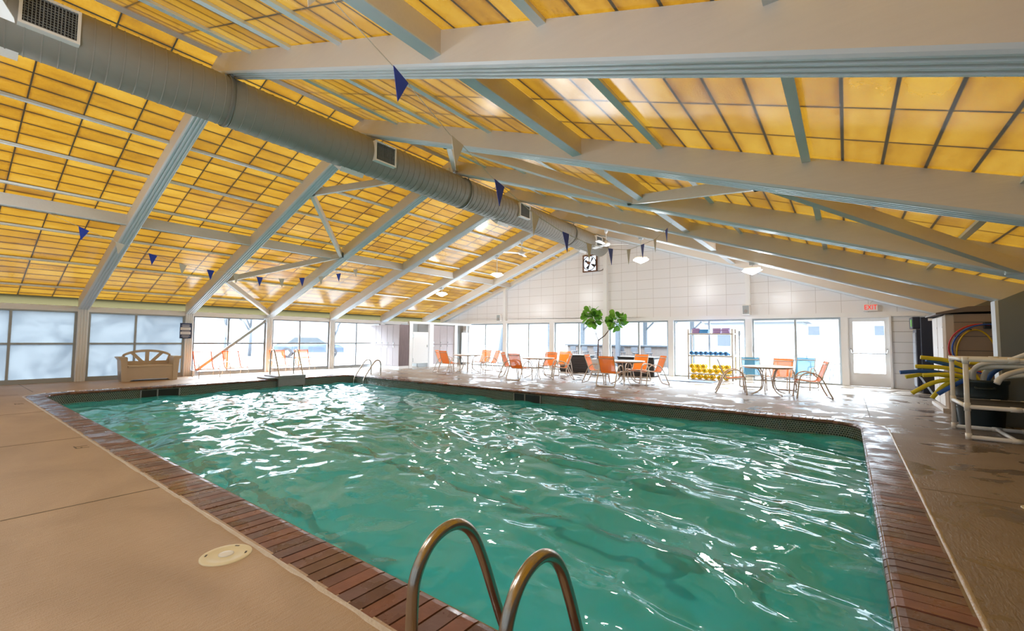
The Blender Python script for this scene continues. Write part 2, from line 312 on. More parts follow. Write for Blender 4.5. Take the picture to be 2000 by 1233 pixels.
# ------------------------------------------------------------------ mesh helpers
class MB:
    def __init__(s): s.v = []; s.f = []; s.uv = {}; s.sm = []
    def add(s, vs, fs, smooth=False):
        o = len(s.v); s.v += [tuple(x) for x in vs]
        for q in fs: s.f.append(tuple(i+o for i in q)); s.sm.append(smooth)
        return s
    def box(s, a, b, M=None):
        s.k = getattr(s, 'k', -1)+1; e = (s.k % 6)*.0004      # keeps overlapping bars of one frame from sharing a face
        x0, y0, z0 = [min(p, q)-e for p, q in zip(a, b)]; x1, y1, z1 = [max(p, q)+e for p, q in zip(a, b)]
        vs = [Vector(p) for p in ((x0, y0, z0), (x1, y0, z0), (x1, y1, z0), (x0, y1, z0), (x0, y0, z1), (x1, y0, z1), (x1, y1, z1), (x0, y1, z1))]
        if M: vs = [M @ q for q in vs]
        return s.add(vs, [(0, 3, 2, 1), (4, 5, 6, 7), (0, 1, 5, 4), (1, 2, 6, 5), (2, 3, 7, 6), (3, 0, 4, 7)])
    def bbox(s, a, b, r=.01):
        """box with chamfered vertical and top edges"""
        x0, y0, z0 = [min(p, q) for p, q in zip(a, b)]; x1, y1, z1 = [max(p, q) for p, q in zip(a, b)]
        def ring(i, z): return [(x0+i, y0, z), (x1-i, y0, z), (x1, y0+i, z), (x1, y1-i, z), (x1-i, y1, z), (x0+i, y1, z), (x0, y1-i, z), (x0, y0+i, z)] if i else None
        def ringi(k, z): return [(x0+r+k*0, y0+k, z), (x1-r, y0+k, z), (x1-k, y0+r, z), (x1-k, y1-r, z), (x1-r, y1-k, z), (x0+r, y1-k, z), (x0+k, y1-r, z), (x0+k, y0+r, z)]
        return s.loft([ringi(r*.9, z0), ringi(0, z0+r), ringi(0, z1-r), ringi(r*.9, z1)])
    def loft(s, rings, cap=True, smooth=False, closed=True):
        n = len(rings[0]); o = len(s.v)
        for q in rings: s.v += [tuple(p) for p in q]
        m = n if closed else n-1
        for i in range(len(rings)-1):
            for j in range(m):
                k = (j+1) % n; s.f.append((o+i*n+j, o+i*n+k, o+(i+1)*n+k, o+(i+1)*n+j)); s.sm.append(smooth)
        if cap:
            s.f.append(tuple(o+j for j in reversed(range(n)))); s.sm.append(False)
            s.f.append(tuple(o+(len(rings)-1)*n+j for j in range(n))); s.sm.append(False)
        return s
    def tube(s, pts, rad, n=10, closed=False, cap=True):
        P = [Vector(p) for p in pts]; R = rad if isinstance(rad, (list, tuple)) else [rad]*len(P)
        N = len(P); T = []
        for i in range(N):
            a = P[(i-1) % N] if closed or i > 0 else P[i]; b = P[(i+1) % N] if closed or i < N-1 else P[i]
            T.append((b-a).normalized())
        up = Vector((0, 0, 1)) if abs(T[0].z) < .9 else Vector((1, 0, 0))
        nv = T[0].cross(up).normalized(); rings = []
        for i in range(N):
            nv = (nv - T[i]*nv.dot(T[i])).normalized(); bv = T[i].cross(nv)
            rings.append([P[i]+(nv*math.cos(2*PI*j/n)+bv*math.sin(2*PI*j/n))*R[i] for j in range(n)])
        if closed: rings.append(rings[0]); cap = False
        return s.loft(rings, cap, True)
    def cyl(s, a, b, rad, n=16, r2=None): return s.tube([a, b], [rad, rad if r2 is None else r2], n)
    def lathe(s, prof, c=(0, 0, 0), n=24, axis='z', smooth=True):
        rings = []
        for rr, h in prof:
            ring = []
            for j in range(n):
                a = 2*PI*j/n; x, y = rr*math.cos(a), rr*math.sin(a)
                p = (x, y, h) if axis == 'z' else ((h, x, y) if axis == 'x' else (x, h, y))
                ring.append((p[0]+c[0], p[1]+c[1], p[2]+c[2]))
            rings.append(ring)
        return s.loft(rings, True, smooth)
    def prism(s, poly, a, b, axis='y'):
        """poly of 2D points extruded along axis from a to b"""
        def P(p, t): return {'y': (p[0], t, p[1]), 'x': (t, p[0], p[1]), 'z': (p[0], p[1], t)}[axis]
        return s.loft([[P(p, a) for p in poly], [P(p, b) for p in poly]])
    def bar(s, a, b, w, h, up=(0, 0, 1)):
        a, b = Vector(a), Vector(b); t = (b-a).normalized(); sd = t.cross(Vector(up)).normalized(); uu = sd.cross(t)
        rg = lambda p: [p+sd*w/2+uu*h/2, p-sd*w/2+uu*h/2, p-sd*w/2-uu*h/2, p+sd*w/2-uu*h/2]
        return s.loft([rg(a), rg(b)])
    def build(s, name, mat, parent=None, uvf=None, loc=None):
        me = bpy.data.meshes.new(name); me.from_pydata(s.v, [], s.f); me.validate()
        me.polygons.foreach_set('use_smooth', s.sm if len(s.sm) == len(me.polygons) else [False]*len(me.polygons))
        me.materials.append(MATS[mat])
        if uvf:
            uvl = me.uv_layers.new(name='UVMap')
            for l in me.loops: uvl.data[l.index].uv = uvf(me.vertices[l.vertex_index].co)
        me.update()
        if len(me.polygons) > 2: bm_fix(me)
        o = bpy.data.objects.new(name, me); C.objects.link(o)
        if parent: o.parent = parent
        if loc: o.location = loc
        return o
import bmesh
def bm_fix(me):
    bm = bmesh.new(); bm.from_mesh(me); bmesh.ops.recalc_face_normals(bm, faces=bm.faces); bm.to_mesh(me); bm.free()
def tag(o, label, cat, group=None, kind=None):
    if label: o['label'] = label
    if cat: o['category'] = cat
    if group: o['group'] = group
    if kind: o['kind'] = kind
    return o
def thing(name, label, cat, loc=(0, 0, 0), rz=0, group=None):
    o = bpy.data.objects.new(name, None); C.objects.link(o); o.empty_display_size = .1
    o.location = loc; o.rotation_euler = (0, 0, rz); return tag(o, label, cat, group)
def struct(o, label=None, cat=None):
    o['kind'] = 'structure'
    if label: o['label'] = label
    if cat: o['category'] = cat
    return o
def dup(root, label, loc=None, rz=None, group=None):
    def cp(o, par):
        c = o.copy(); C.objects.link(c)
        if par: c.parent = par
        for ch in o.children: cp(ch, c)
        return c
    c = cp(root, None); c['label'] = label
    if loc is not None: c.location = loc
    if rz is not None: c.rotation_euler = (0, 0, rz)
    if group: c['group'] = group
    return c
def arc(c, rx, rz, a0, a1, n): return [(c[0]+rx*math.cos(a0+(a1-a0)*i/n), c[1]+rz*math.sin(a0+(a1-a0)*i/n)) for i in range(n+1)]
def smooth_path(pts, it=2, closed=False):
    P = [Vector(p) for p in pts]
    for _ in range(it):
        Q = [] if closed else [P[0]]
        for i in range(len(P) if closed else len(P)-1):
            a, b = P[i], P[(i+1) % len(P)]; Q += [a*.75+b*.25, a*.25+b*.75]
        if not closed: Q.append(P[-1])
        P = Q
    return P

# ------------------------------------------------------------------ floor, pool
def rr(x0, x1, y0, y1, rad, step=.1, na=9):
    """rounded rectangle sampled by fixed counts of its straight runs, taken from the pool's own size"""
    nx = int(round((PX1-PX0-2*PRAD)/step)); ny = int(round((PY1-PY0-2*PRAD)/step)); P = []
    def line(a, b, n): return [(a[0]+(b[0]-a[0])*i/n, a[1]+(b[1]-a[1])*i/n) for i in range(n)]
    def ca(cx, cy, a): return [(cx+rad*math.cos(a+PI/2*i/na), cy+rad*math.sin(a+PI/2*i/na)) for i in range(na)]
    P += line((x0+rad, y0), (x1-rad, y0), nx)+ca(x1-rad, y0+rad, -PI/2)
    P += line((x1, y0+rad), (x1, y1-rad), ny)+ca(x1-rad, y1-rad, 0)
    P += line((x1-rad, y1), (x0+rad, y1), nx)+ca(x0+rad, y1-rad, PI/2)
    P += line((x0, y1-rad), (x0, y0+rad), ny)+ca(x0+rad, y0+rad, PI)
    return P
CW = .31
inner = rr(PX0, PX1, PY0, PY1, PRAD)
outer = rr(PX0-CW, PX1+CW, PY0-CW, PY1+CW, PRAD+CW)
# deck slab with the pool cut out of it
room = rr(XL-.15, XR+.15, YB-.15, YE+.15, .02)
m = MB(); out2 = rr(PX0-CW+.02, PX1+CW-.02, PY0-CW+.02, PY1+CW-.02, PRAD+CW-.02)
m.loft([[(x, y, 0) for x, y in out2], [(x, y, 0) for x, y in room], [(x, y, -.12) for x, y in room]], cap=False)
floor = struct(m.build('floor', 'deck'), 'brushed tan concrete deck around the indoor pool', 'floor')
def jointstrip(a, b):
    q = MB(); q.bar((a[0], a[1], .0005), (b[0], b[1], .0005), .012, .003); q.build('control_joint', 'joint', floor)
for X in (-4.75, -7.85, -10.95, -14.4): jointstrip((X, YB), (X, PY0-CW-.03))
jointstrip((PX1+CW+.03, 5.45), (XR, 5.45)); jointstrip((.3, PY1+CW+.5), (.3, 14.5)); jointstrip((PX1+CW+.03, 1.2), (XR, 1.2))
jointstrip((XL, 1.55), (PX0-CW-.35, 1.55))
# coping
m = MB(); n = len(inner)
m.loft([[(x, y, -.010) for x, y in outer], [(x, y, -.010) for x, y in inner], [(x, y, -.065) for x, y in inner]], cap=False)
mortar = MB(); mortar = m
cop = thing('pool_coping', 'red-brown brick coping around the pool rim', 'coping')
mortar.build('mortar_bed', 'mortar', cop)
m = MB()
prof = [(0, -.008), (.006, 0), (.27, 0), (.30, -.006), (.322, -.022), (.326, -.036), (.318, -.052), (.30, -.06), (0, -.06)]
for i in range(n):
    j = (i+1) % n; g = .055; rings = []
    dz = random.uniform(-.0025, .0015)
    for tt in (g, 1-g):
        po = Vector((outer[i][0]*(1-tt)+outer[j][0]*tt, outer[i][1]*(1-tt)+outer[j][1]*tt)); pi_ = Vector((inner[i][0]*(1-tt)+inner[j][0]*tt, inner[i][1]*(1-tt)+inner[j][1]*tt))
        d = (pi_-po)/CW; rings.append([(po.x+d.x*s, po.y+d.y*s, z+dz) for s, z in prof])
    m.loft(rings)
bricks = m.build('coping_bricks', 'brick', cop)
# sealant bead along the outside of the coping
m = MB(); c1 = rr(PX0-CW-.028, PX1+CW+.028, PY0-CW-.028, PY1+CW+.028, PRAD+CW+.028)
rg = []
def bead(off, z, w=.0): return [(x+(random.random()-.5)*w, y+(random.random()-.5)*w, z) for x, y in rr(PX0-CW-off, PX1+CW+off, PY0-CW-off, PY1+CW+off, PRAD+CW+off)]
m.loft([bead(-.004, .0), bead(.002, .006, .006), bead(.012, .007, .008), bead(.024, -.001, .012)], cap=False, smooth=True)
tag(m.build('sealant_bead', 'caulk'), 'pale rough sealant line between brick coping and concrete deck', 'sealant')
# basin: tile band then painted wall and floor
per = [0]
for i in range(n): per.append(per[-1]+math.hypot(inner[(i+1) % n][0]-inner[i][0], inner[(i+1) % n][1]-inner[i][1]))
basin = thing('pool_basin', 'sunken teal pool basin with dark tile band', 'pool')
m = MB(); me_i = []
vs = []; fs = []
m.loft([[(x, y, -.055) for x, y in inner], [(x, y, -.31) for x, y in inner]], cap=False)
o = m.build('tile_band', 'scale_tile', basin)
uvl = o.data.uv_layers.new(name='UVMap')
idx = {(round(x, 4), round(y, 4)): per[i] for i, (x, y) in enumerate(inner)}
for p in o.data.polygons:
    us = [idx[(round(o.data.vertices[o.data.loops[l].vertex_index].co.x, 4), round(o.data.vertices[o.data.loops[l].vertex_index].co.y, 4))] for l in p.loop_indices]
    wrap = max(us)-min(us) > 5
    for l, uu in zip(p.loop_indices, us):
        if wrap and uu < 1: uu = per[-1]
        uvl.data[l].uv = (uu, o.data.vertices[o.data.loops[l].vertex_index].co.z)
m = MB(); m.loft([[(x, y, -.31) for x, y in inner], [(x, y, DEEP) for x, y in inner]], cap=False); m.build('basin_wall', 'basin', basin)
m = MB(); m.add([(x, y, DEEP) for x, y in inner], [tuple(range(n))]); m.build('basin_floor', 'basin', basin)
for Y in (2.62, 4.40, 6.15, 7.90):
    m = MB(); z = DEEP+.004
    m.box((-13.4, Y-.085, z), (-.75, Y+.085, z+.004)); m.box((-.75, Y-.25, z), (-.60, Y+.25, z+.004)); m.box((-13.6, Y-.25, z), (-13.4, Y+.25, z+.004))
    m.build('lane_line', 'lane', basin)
# water surface
DX = .032
nx = int((PX1-PX0+.1)/DX); ny = int((PY1-PY0+.1)/DX)
xs = np.linspace(PX0-.04, PX1+.04, nx); ys = np.linspace(PY0-.04, PY1+.04, ny); GX, GY = np.meshgrid(xs, ys)
H = np.zeros_like(GX); rs = np.random.RandomState(3)
wx = GX+.10*np.sin(1.9*GY+.7*GX)+.06*np.sin(3.1*GX-1.3*GY); wy = GY+.12*np.sin(1.5*GX+.4)+.07*np.sin(2.7*GY+1.1*GX)
for i in range(60):
    lam = 0.16*(9.0**rs.rand()); kk = 2*PI/lam
    th = (1.15 if rs.rand() < .62 else rs.rand()*PI)+rs.randn()*.42
    amp = .0040*(lam/.8)**1.15*(.6+.8*rs.rand()); ph = rs.rand()*2*PI
    H += amp*np.sin(kk*(wx*math.cos(th)+wy*math.sin(th))+ph)
H *= .80+.30*np.sin(.55*GX+.8)*np.sin(.7*GY)
H = H-.15*np.abs(H)
Z = WZ+H
inside = np.ones_like(GX, bool); rad = PRAD+.03
for cx, cy, sx, sy in ((PX0+PRAD, PY0+PRAD, -1, -1), (PX1-PRAD, PY0+PRAD, 1, -1), (PX0+PRAD, PY1-PRAD, -1, 1), (PX1-PRAD, PY1-PRAD, 1, 1)):
    q = ((GX-cx)*sx > 0) & ((GY-cy)*sy > 0) & (np.hypot(GX-cx, GY-cy) > rad); inside &= ~q
co = np.stack([GX, GY, Z], -1).reshape(-1, 3)
I = np.arange(nx*ny).reshape(ny, nx)
q = np.stack([I[:-1, :-1], I[:-1, 1:], I[1:, 1:], I[1:, :-1]], -1).reshape(-1, 4)
ok = inside.reshape(-1)[q].all(1); q = q[ok]
me = bpy.data.meshes.new('pool_water'); me.vertices.add(len(co)); me.vertices.foreach_set('co', co.reshape(-1))
me.loops.add(q.size); me.loops.foreach_set('vertex_index', q.reshape(-1)); me.polygons.add(len(q)); me.polygons.foreach_set('loop_start', np.arange(len(q))*4); me.polygons.foreach_set('loop_total', np.full(len(q), 4))
me.polygons.foreach_set('use_smooth', np.ones(len(q), bool)); me.update(); me.validate(); me.materials.append(MATS['water'])
wo = bpy.data.objects.new('pool_water', me); C.objects.link(wo); tag(wo, 'rippling teal water filling the pool', 'water', kind='stuff')
# skimmer mouths in the tile band
def skimmer(loc, along, lab):
    t = thing('pool_skimmer', lab, 'skimmer', loc)
    a = .42
    def bx(m, p0, p1):
        if along == 'x': m.box((p0[0], p0[1], p0[2]), (p1[0], p1[1], p1[2]))
        else: m.box((p0[1], p0[0], p0[2]), (p1[1], p1[0], p1[2]))
    sg = -1 if along == 'x' else 1
    m = MB(); bx(m, (-a, 0, -.255), (a, sg*.012, -.075)); m.build('skimmer_mouth', 'black', t)
    for xx in (-a, -.08, a-.03):
        m = MB(); bx(m, (xx, 0, -.255), (xx+.03, sg*.022, -.07)); m.build('skimmer_divider', 'stone_grey', t)
skimmer((-6.42, PY1, 0), 'x', 'black skimmer mouth in the tile band below the round tables')
skimmer((PX0, 3.75, 0), 'y', 'black skimmer mouth in the tile band below the tan bench')
# round lids in the deck
def lid(loc, lab, r=.135):
    t = thing('skimmer_lid', lab, 'lid', loc)
    m = MB(); m.lathe([(r, -.01), (r, .004), (r-.006, .007), (r*.72, .0075), (r*.70, .006), (r*.32, .006)], n=48); m.build('lid_plate', 'lid_cream', t)
    m = MB(); m.lathe([(r*.30, .004), (r*.30, .009), (r*.25, .011), (.001, .011)], n=32); m.build('lid_centre', 'lid_centre', t)
    for a in (.9, .9+PI, 2.2):
        m = MB(); m.box((-.013, -.005, .0), (.013, .005, .0085), Matrix.Translation((.78*r*math.cos(a), .78*r*math.sin(a), 0)) @ Matrix.Rotation(a+PI/2, 4, 'Z')); m.build('lift_slot', 'black', t)
lid((-2.985, 1.145, 0), 'round cream plastic lid set in the tan deck')
lid((1.17, 5.33, .0), 'round lid in the wet deck by the right edge', .09)
# depth numbers painted on the deck
def text(name, s, mat, loc, size, rot=(0, 0, 0), parent=None, extr=.002, align='CENTER', sx=1):
    cu = bpy.data.curves.new(name, 'FONT'); cu.body = s; cu.size = size; cu.extrude = extr; cu.align_x = align; cu.align_y = 'CENTER'; cu.resolution_u = 3
    o = bpy.data.objects.new(name, cu); C.objects.link(o); bpy.context.view_layer.update()
    dg = bpy.context.evaluated_depsgraph_get(); me = bpy.data.meshes.new_from_object(o.evaluated_get(dg)); bpy.data.objects.remove(o)
    me.materials.clear(); me.materials.append(MATS[mat]); o = bpy.data.objects.new(name, me); C.objects.link(o)
    o.location = loc; o.rotation_euler = rot; o.scale = (sx, 1, 1)
    if parent: o.parent = parent
    return o
tag(text('depth_marking', 'FT', 'joint', (-7.17, 1.17, .001), .17, (0, 0, PI), None, .0008), 'black FT depth mark on the deck beside the coping', 'marking')
tag(text('depth_marking', 'FT', 'joint', (-12.5, 1.14, .001), .17, (0, 0, PI), None, .0008), 'faded FT depth mark near the far-left coping corner', 'marking')

# ------------------------------------------------------------------ rafters, columns, roof
KS = range(-1, 6)
def ordn(k): return {-1: 'nearest', 0: 'second', 1: 'third', 2: 'fourth', 3: 'fifth', 4: 'sixth', 5: 'farthest'}[k]
FW = .235
def fluted(z0):   # underside profile across the width
    p = []; k = 4; w = FW/k
    for i in range(k): p += [(i*w+.004, z0), (i*w+w*.30, z0-.014), (i*w+w*.62, z0-.014), (i*w+w-.004, z0+.003)]
    return p
for k in KS:
    t = thing('roof_rafter', 'cream sloped roof frame, %s one from the camera' % ordn(k), 'rafter', (XC, YK(k), 0), group='gable roof frames')
    for sd, X1, nm in ((-1, XL+.02, 'left'), (1, 2.70, 'right')):
        D = abs(X1-XC); m = MB(); rings = []
        for d in (0, D): rings.append([(sd*d, 0, roofz(d)-.012), (sd*d, FW, roofz(d)-.012), (sd*d, FW, rafz(d)+.03), (sd*d, 0, rafz(d)+.03)])
        m.loft(rings); m.build('rafter_web', 'beam', t)
        m = MB(); rings = []
        for d in (0, D): rings.append([(sd*d, -.006, rafz(d)+.034), (sd*d, FW+.006, rafz(d)+.034)]+[(sd*d, y, z) for y, z in reversed([(a, b) for a, b in fluted(rafz(d)+.012)])])
        m.loft(rings); m.build('rafter_flange', 'flange', t)
    # left post
    m = MB(); px = XL-XC
    pr = [(px-.12, 0), (px+.10, 0)]
    w = FW/4
    pr = [(px-.14, 0)]+[q for i in range(4) for q in ((px+.07, i*w+.004), (px+.09, i*w+w*.3), (px+.09, i*w+w*.65), (px+.072, i*w+w-.004))]+[(px-.14, FW)]
    m.loft([[(x, y, 0) for x, y in pr], [(x, y, rafz(px)+.035) for x, y in pr]]); m.build('fluted_post', 'beam_white', t)
    # right haunched column
    if k >= 1:
        m = MB(); poly = [(1.96, 0), (1.95, 1.985), (2.745, 2.40), (2.745, 0)]
        m.prism([(x-XC, z) for x, z in poly], -.008, FW+.008); m.build('haunch_column', 'column_grey', t)
        m = MB(); poly = [(1.925, 0), (1.915, 1.985), (1.952, 2.0), (1.962, 0)]
        m.prism([(x-XC, z) for x, z in poly], -.012, FW+.012); m.build('column_flange', 'flange', t)
# roof sheets
knots = [(0, 0), (1.147, 4), (2.29, 8), (3.44, 12), (4.59, 16), (6.09, 21), (7.53, 26), (8.965, 31), (10.6, 36.7)]
for tries in (1,):
    m = MB(); fs = []; uvs = []
    for sd in (-1, 1):
        for i in range(len(knots)-1):
            d0, u0 = knots[i]; d1, u1 = knots[i+1]
            if sd < 0 and d1 > 9.75: u1 = u0+(9.75-d0)/(d1-d0)*(u1-u0); d1 = 9.75
            m.add([(XC+sd*d0, YB-.2, roofz(d0)), (XC+sd*d1, YB-.2, roofz(d1)), (XC+sd*d1, YE+.2, roofz(d1)), (XC+sd*d0, YE+.2, roofz(d0))], [(0, 1, 2, 3) if sd < 0 else (3, 2, 1, 0)])
            v0 = (YB-.2-2.587-.118)/.642; v1 = (YE+.2-2.587-.118)/.642; o_ = 0 if sd < 0 else 0
            uvs += [(u0+o_, v0), (u1+o_, v0), (u1+o_, v1), (u0+o_, v1)]
    me = bpy.data.meshes.new('ceiling'); me.from_pydata(m.v, [], m.f); uvl = me.uv_layers.new(name='UVMap')
    for l in me.loops: uvl.data[l.index].uv = uvs[l.vertex_index]
    me.materials.append(MATS['fibreglass']); ce = bpy.data.objects.new('ceiling', me); C.objects.link(ce)
    struct(ce, 'amber translucent fibreglass roof panels on both slopes', 'ceiling')
# purlins
names = ['first', 'second', 'third', 'fourth', 'fifth', 'sixth', 'seventh']
for sd, sn in ((-1, 'left'), (1, 'right')):
    for i, d in enumerate((1.147, 2.29, 3.44, 4.59, 6.09, 7.53, 8.965)):
        m = MB(); z = roofz(d)
        m.box((-.03, YB, z-.05), (.03, YE, z-.014)); m.box((-.036, YB, z-.058), (.036, YE, z-.046))
        o = m.build('roof_purlin', 'purlin'); o.location = (XC+sd*d, 0, 0)
        tag(o, 'thin pale grey purlin under the %s roof slope, %s below the ridge' % (sn, names[i]), 'purlin', 'thin roof purlins')
    d = 4.98; z = roofz(d); m = MB()
    m.box((-.06, YB, z-.25), (.06, YE, z-.026)); o = m.build('main_purlin', 'beam'); o.location = (XC+sd*d, 0, 0)
    m = MB(); m.box((-.065, YB, z-.262), (.065, YE, z-.248)); m.build('purlin_flange', 'flange', o)
    tag(o, 'deep cream purlin halfway down the %s roof slope' % sn, 'purlin')
m = MB(); m.box((-.03, YB, 5.735), (.11, YE, 5.77)); o = m.build('ridge_beam', 'beam'); o.location = (XC, 0, 0); tag(o, 'cream ridge beam under the roof peak above the duct', 'beam')
# zigzag braces between the third and fourth frames
def brace(a, b, lab, w=.10, h=.13, mat='beam_white'):
    m = MB(); a = Vector(a); b = Vector(b); m.bar(a, b, w, h); t = thing('roof_brace', lab, 'brace', (0, 0, 0)); m.build('brace_tube', mat, t)
    for p in (a, b):
        q = MB(); q.bbox((p.x-.12, p.y-.03, p.z-.08), (p.x+.12, p.y+.03, p.z+.08), .008); q.build('gusset', 'flange', t)
ya, yb = YK(1)+FW, YK(2)
for sd, sn in ((-1, 'left'), (1, 'right')):
    nodes = [(0.15, yb), (2.3, ya), (4.75, yb), (7.15, ya), (9.45, yb)]
    desc = ['up near the ridge', 'above the deep purlin', 'below the deep purlin', 'down by the eave']
    for i in range(4):
        (d0, y0), (d1, y1) = nodes[i], nodes[i+1]
        z0, z1 = rafz(d0)+.11, rafz(d1)+.11
        brace((XC+sd*d0, y0, z0), (XC+sd*d1, y1, z1), 'white diagonal brace on the %s slope %s' % (sn, desc[i]), .09, .15, 'beam')
brace((XL+.14, yb-.05, 1.93), (XL+.14, ya+.02, .10), 'grey diagonal brace across the left window wall', .05, .09, 'alu')

# ------------------------------------------------------------------ left window wall
m = MB(); m.box((XL-.12, YB, 1.985), (XL+.04, YE, 2.135)); struct(m.build('trim_1', 'beam_white'))
m = MB(); m.add([(XL+.0, YB, 2.13), (XL+.0, YE, 2.13), (XL+.0, YE, 2.385), (XL+.0, YB, 2.385)], [(0, 1, 2, 3)]); struct(m.build('trim_2', 'clerestory'))
m = MB(); m.box((XL-.12, YB, -.02), (XL+.03, YE, .075)); struct(m.build('baseboard_left', 'alu'))
wn = [0]
def leftwin(k):
    y0, y1 = YK(k)+FW, YK(k+1)
    fr = k < 1; wn[0] += 1
    w = thing('window_%d' % wn[0], None, None); struct(w, ('frosted' if fr else 'clear')+' four-pane window in the left wall, bay %d from the camera' % (k+2), 'window')
    fm = 'alu' if fr else 'alu_dark'
    m = MB(); x0, x1 = XL-.03, XL+.03; ym = y0+(y1-y0)*(.46)
    for a, b in ((y0, y0+.05), (y1-.055, y1), (ym-.025, ym+.025)): m.box((x0, a, .075), (x1, b, 1.985))
    m.box((x0, y0, 1.05), (x1, y1, 1.095)); m.box((x0, y0, .075), (x1, y1, .12)); m.box((x0, y0, 1.95), (x1, y1, 1.985))
    m.build('window_frame', fm, w)
    for a, b in ((y0+.05, ym-.025), (ym+.025, y1-.055)):
        for c, d in ((.12, 1.05), (1.095, 1.95)):
            q = MB(); q.add([(XL, a, c), (XL, b, c), (XL, b, d), (XL, a, d)], [(0, 1, 2, 3)]); q.build('pane', 'frosted' if fr else 'glass', w)
for k in range(-2, 6):
    if k == -2:
        m = MB(); m.box((XL-.1, YB, 0), (XL+.02, YK(-1), 2.0)); struct(m.build('wall_left', 'white')); continue
    if k == 5:
        m = MB(); m.box((XL-.1, YK(5)+FW, 0), (XL+.02, YE, 2.0)); struct(m.build('wall_left', 'white')); continue
    leftwin(k)

# ------------------------------------------------------------------ end wall
posts = [(-15.81, -15.57), (-13.19, -12.97), (-10.55, -10.31), (-7.98, -7.70), (-5.31, -5.12), (-2.72, -2.52), (-.12, .02)]
m = MB()
for a, b in posts: m.box((a, YE-.10, 0), (b, YE+.1, 2.12))
ew = m.build('wall_end', 'white'); struct(ew, 'white end wall of glazed doors under a panelled gable', 'wall')
m = MB()
gz = lambda x: roofz(x-XC)-.02
m.add([(XL, YE, 2.1), (XR, YE, 2.1), (XR, YE, gz(XR)), (XC, YE, gz(XC)), (XL, YE, gz(XL))], [(0, 1, 2, 3, 4)])
m.add([(XL, YE+.1, 2.1), (XR, YE+.1, 2.1), (XR, YE+.1, gz(XR)), (XC, YE+.1, gz(XC)), (XL, YE+.1, gz(XL))], [(4, 3, 2, 1, 0)])
m.build('gable_panels', 'gable_panel', ew, uvf=lambda c: (c.x-XC+.03, c.z-2.2))
m = MB(); m.box((XL, YE-.13, 2.07), (XR, YE+.12, 2.20)); m.build('header', 'white', ew)
for i, x in enumerate((-13.08, -7.84, -2.62)):
    m = MB(); m.box((x-.075, YE-.16, 2.19), (x+.075, YE, roofz(x-XC)-.2)); m.build('gable_post', 'white', ew)
for sd in (-1, 1):
    m = MB(); D = 9.68 if sd < 0 else 10.5
    m.loft([[(XC+sd*d, YE-.12, roofz(d)-.24), (XC+sd*d, YE-.12, roofz(d)-.01), (XC+sd*d, YE, roofz(d)-.01), (XC+sd*d, YE, roofz(d)-.24)] for d in (0, D)]); m.build('gable_trim', 'white', ew)
    m = MB(); m.loft([[(XC+sd*d, YE-.15, roofz(d)-.27), (XC+sd*d, YE-.15, roofz(d)-.235), (XC+sd*d, YE, roofz(d)-.235), (XC+sd*d, YE, roofz(d)-.27)] for d in (0, D)]); m.build('gable_moulding', 'flange', ew)
m = MB(); m.box((1.04, YE-.04, 0), (XR, YE+.1, 2.12))
o = m.build('side_panel', 'white', ew)
m = MB()
for z in (.42, .72, 1.02, 1.32, 1.62, 1.92): m.box((1.08, YE-.046, z), (XR, YE-.038, z+.008))
m.build('panel_seams', 'resin_grey', ew)
m = MB(); m.box((XL, YE-.04, 0), (-15.81, YE+.1, 2.12)); m.build('corner_panel', 'grey_wall', ew)
def endwin(i, a, b):
    wn[0] += 1; w = struct(thing('window_%d' % wn[0], None, None), 'clear sliding glass door bay %d from the left in the end wall' % i, 'window')
    m = MB(); y0, y1 = YE-.02, YE+.04; xm = (a+b)/2+.03
    for p, q in ((a, a+.05), (b-.05, b), (xm-.03, xm+.03)): m.box((p, y0, .05), (q, y1, 2.07))
    m.box((a, y0-.02, 0), (b, y1+.02, .05)); m.box((a, y0, 2.01), (b, y1, 2.07)); m.build('window_frame', 'alu' if i % 2 else 'alu', w)
    for p, q in ((a+.05, xm-.03), (xm+.03, b-.05)):
        g = MB(); g.add([(p, YE+.01, .05), (q, YE+.01, .05), (q, YE+.01, 2.01), (p, YE+.01, 2.01)], [(0, 1, 2, 3)]); g.build('pane', 'glass', w)
    m = MB(); m.bbox((a+.015, y0-.03, .95), (a+.04, y0, 1.15), .004); m.build('door_pull', 'galv', w)
for i in range(6): endwin(i+1, posts[i][1], posts[i+1][0])
# exit door
D = struct(thing('door_1', None, None), 'white framed glass exit door with a push bar', 'door')
m = MB(); y0, y1 = YE-.05, YE+.03
for p, q in ((.02, .06), (1.0, 1.05)): m.box((p, YE-.12, 0), (q, YE+.06, 2.10))
m.box((.02, YE-.12, 2.04), (1.05, YE+.06, 2.10)); m.build('door_frame', 'white', D)
m = MB(); m.box((.06, y0, .03), (.17, y1, 2.03)); m.box((.90, y0, .03), (1.0, y1, 2.03)); m.box((.06, y0, 1.93), (1.0, y1, 2.04)); m.box((.06, y0, .01), (1.0, y1, .40)); m.build('door_leaf', 'beam_white', D)
g = MB(); g.add([(.17, YE, .40), (.90, YE, .40), (.90, YE, 1.93), (.17, YE, 1.93)], [(0, 1, 2, 3)]); g.build('pane', 'glass', D)
m = MB(); m.tube([(.11, YE-.05, 1.12), (.11, YE-.11, 1.05), (.13, YE-.13, .98), (.93, YE-.13, .98), (.95, YE-.11, 1.05), (.95, YE-.05, 1.12)], .014, 8); m.build('push_bar', 'chrome', D)
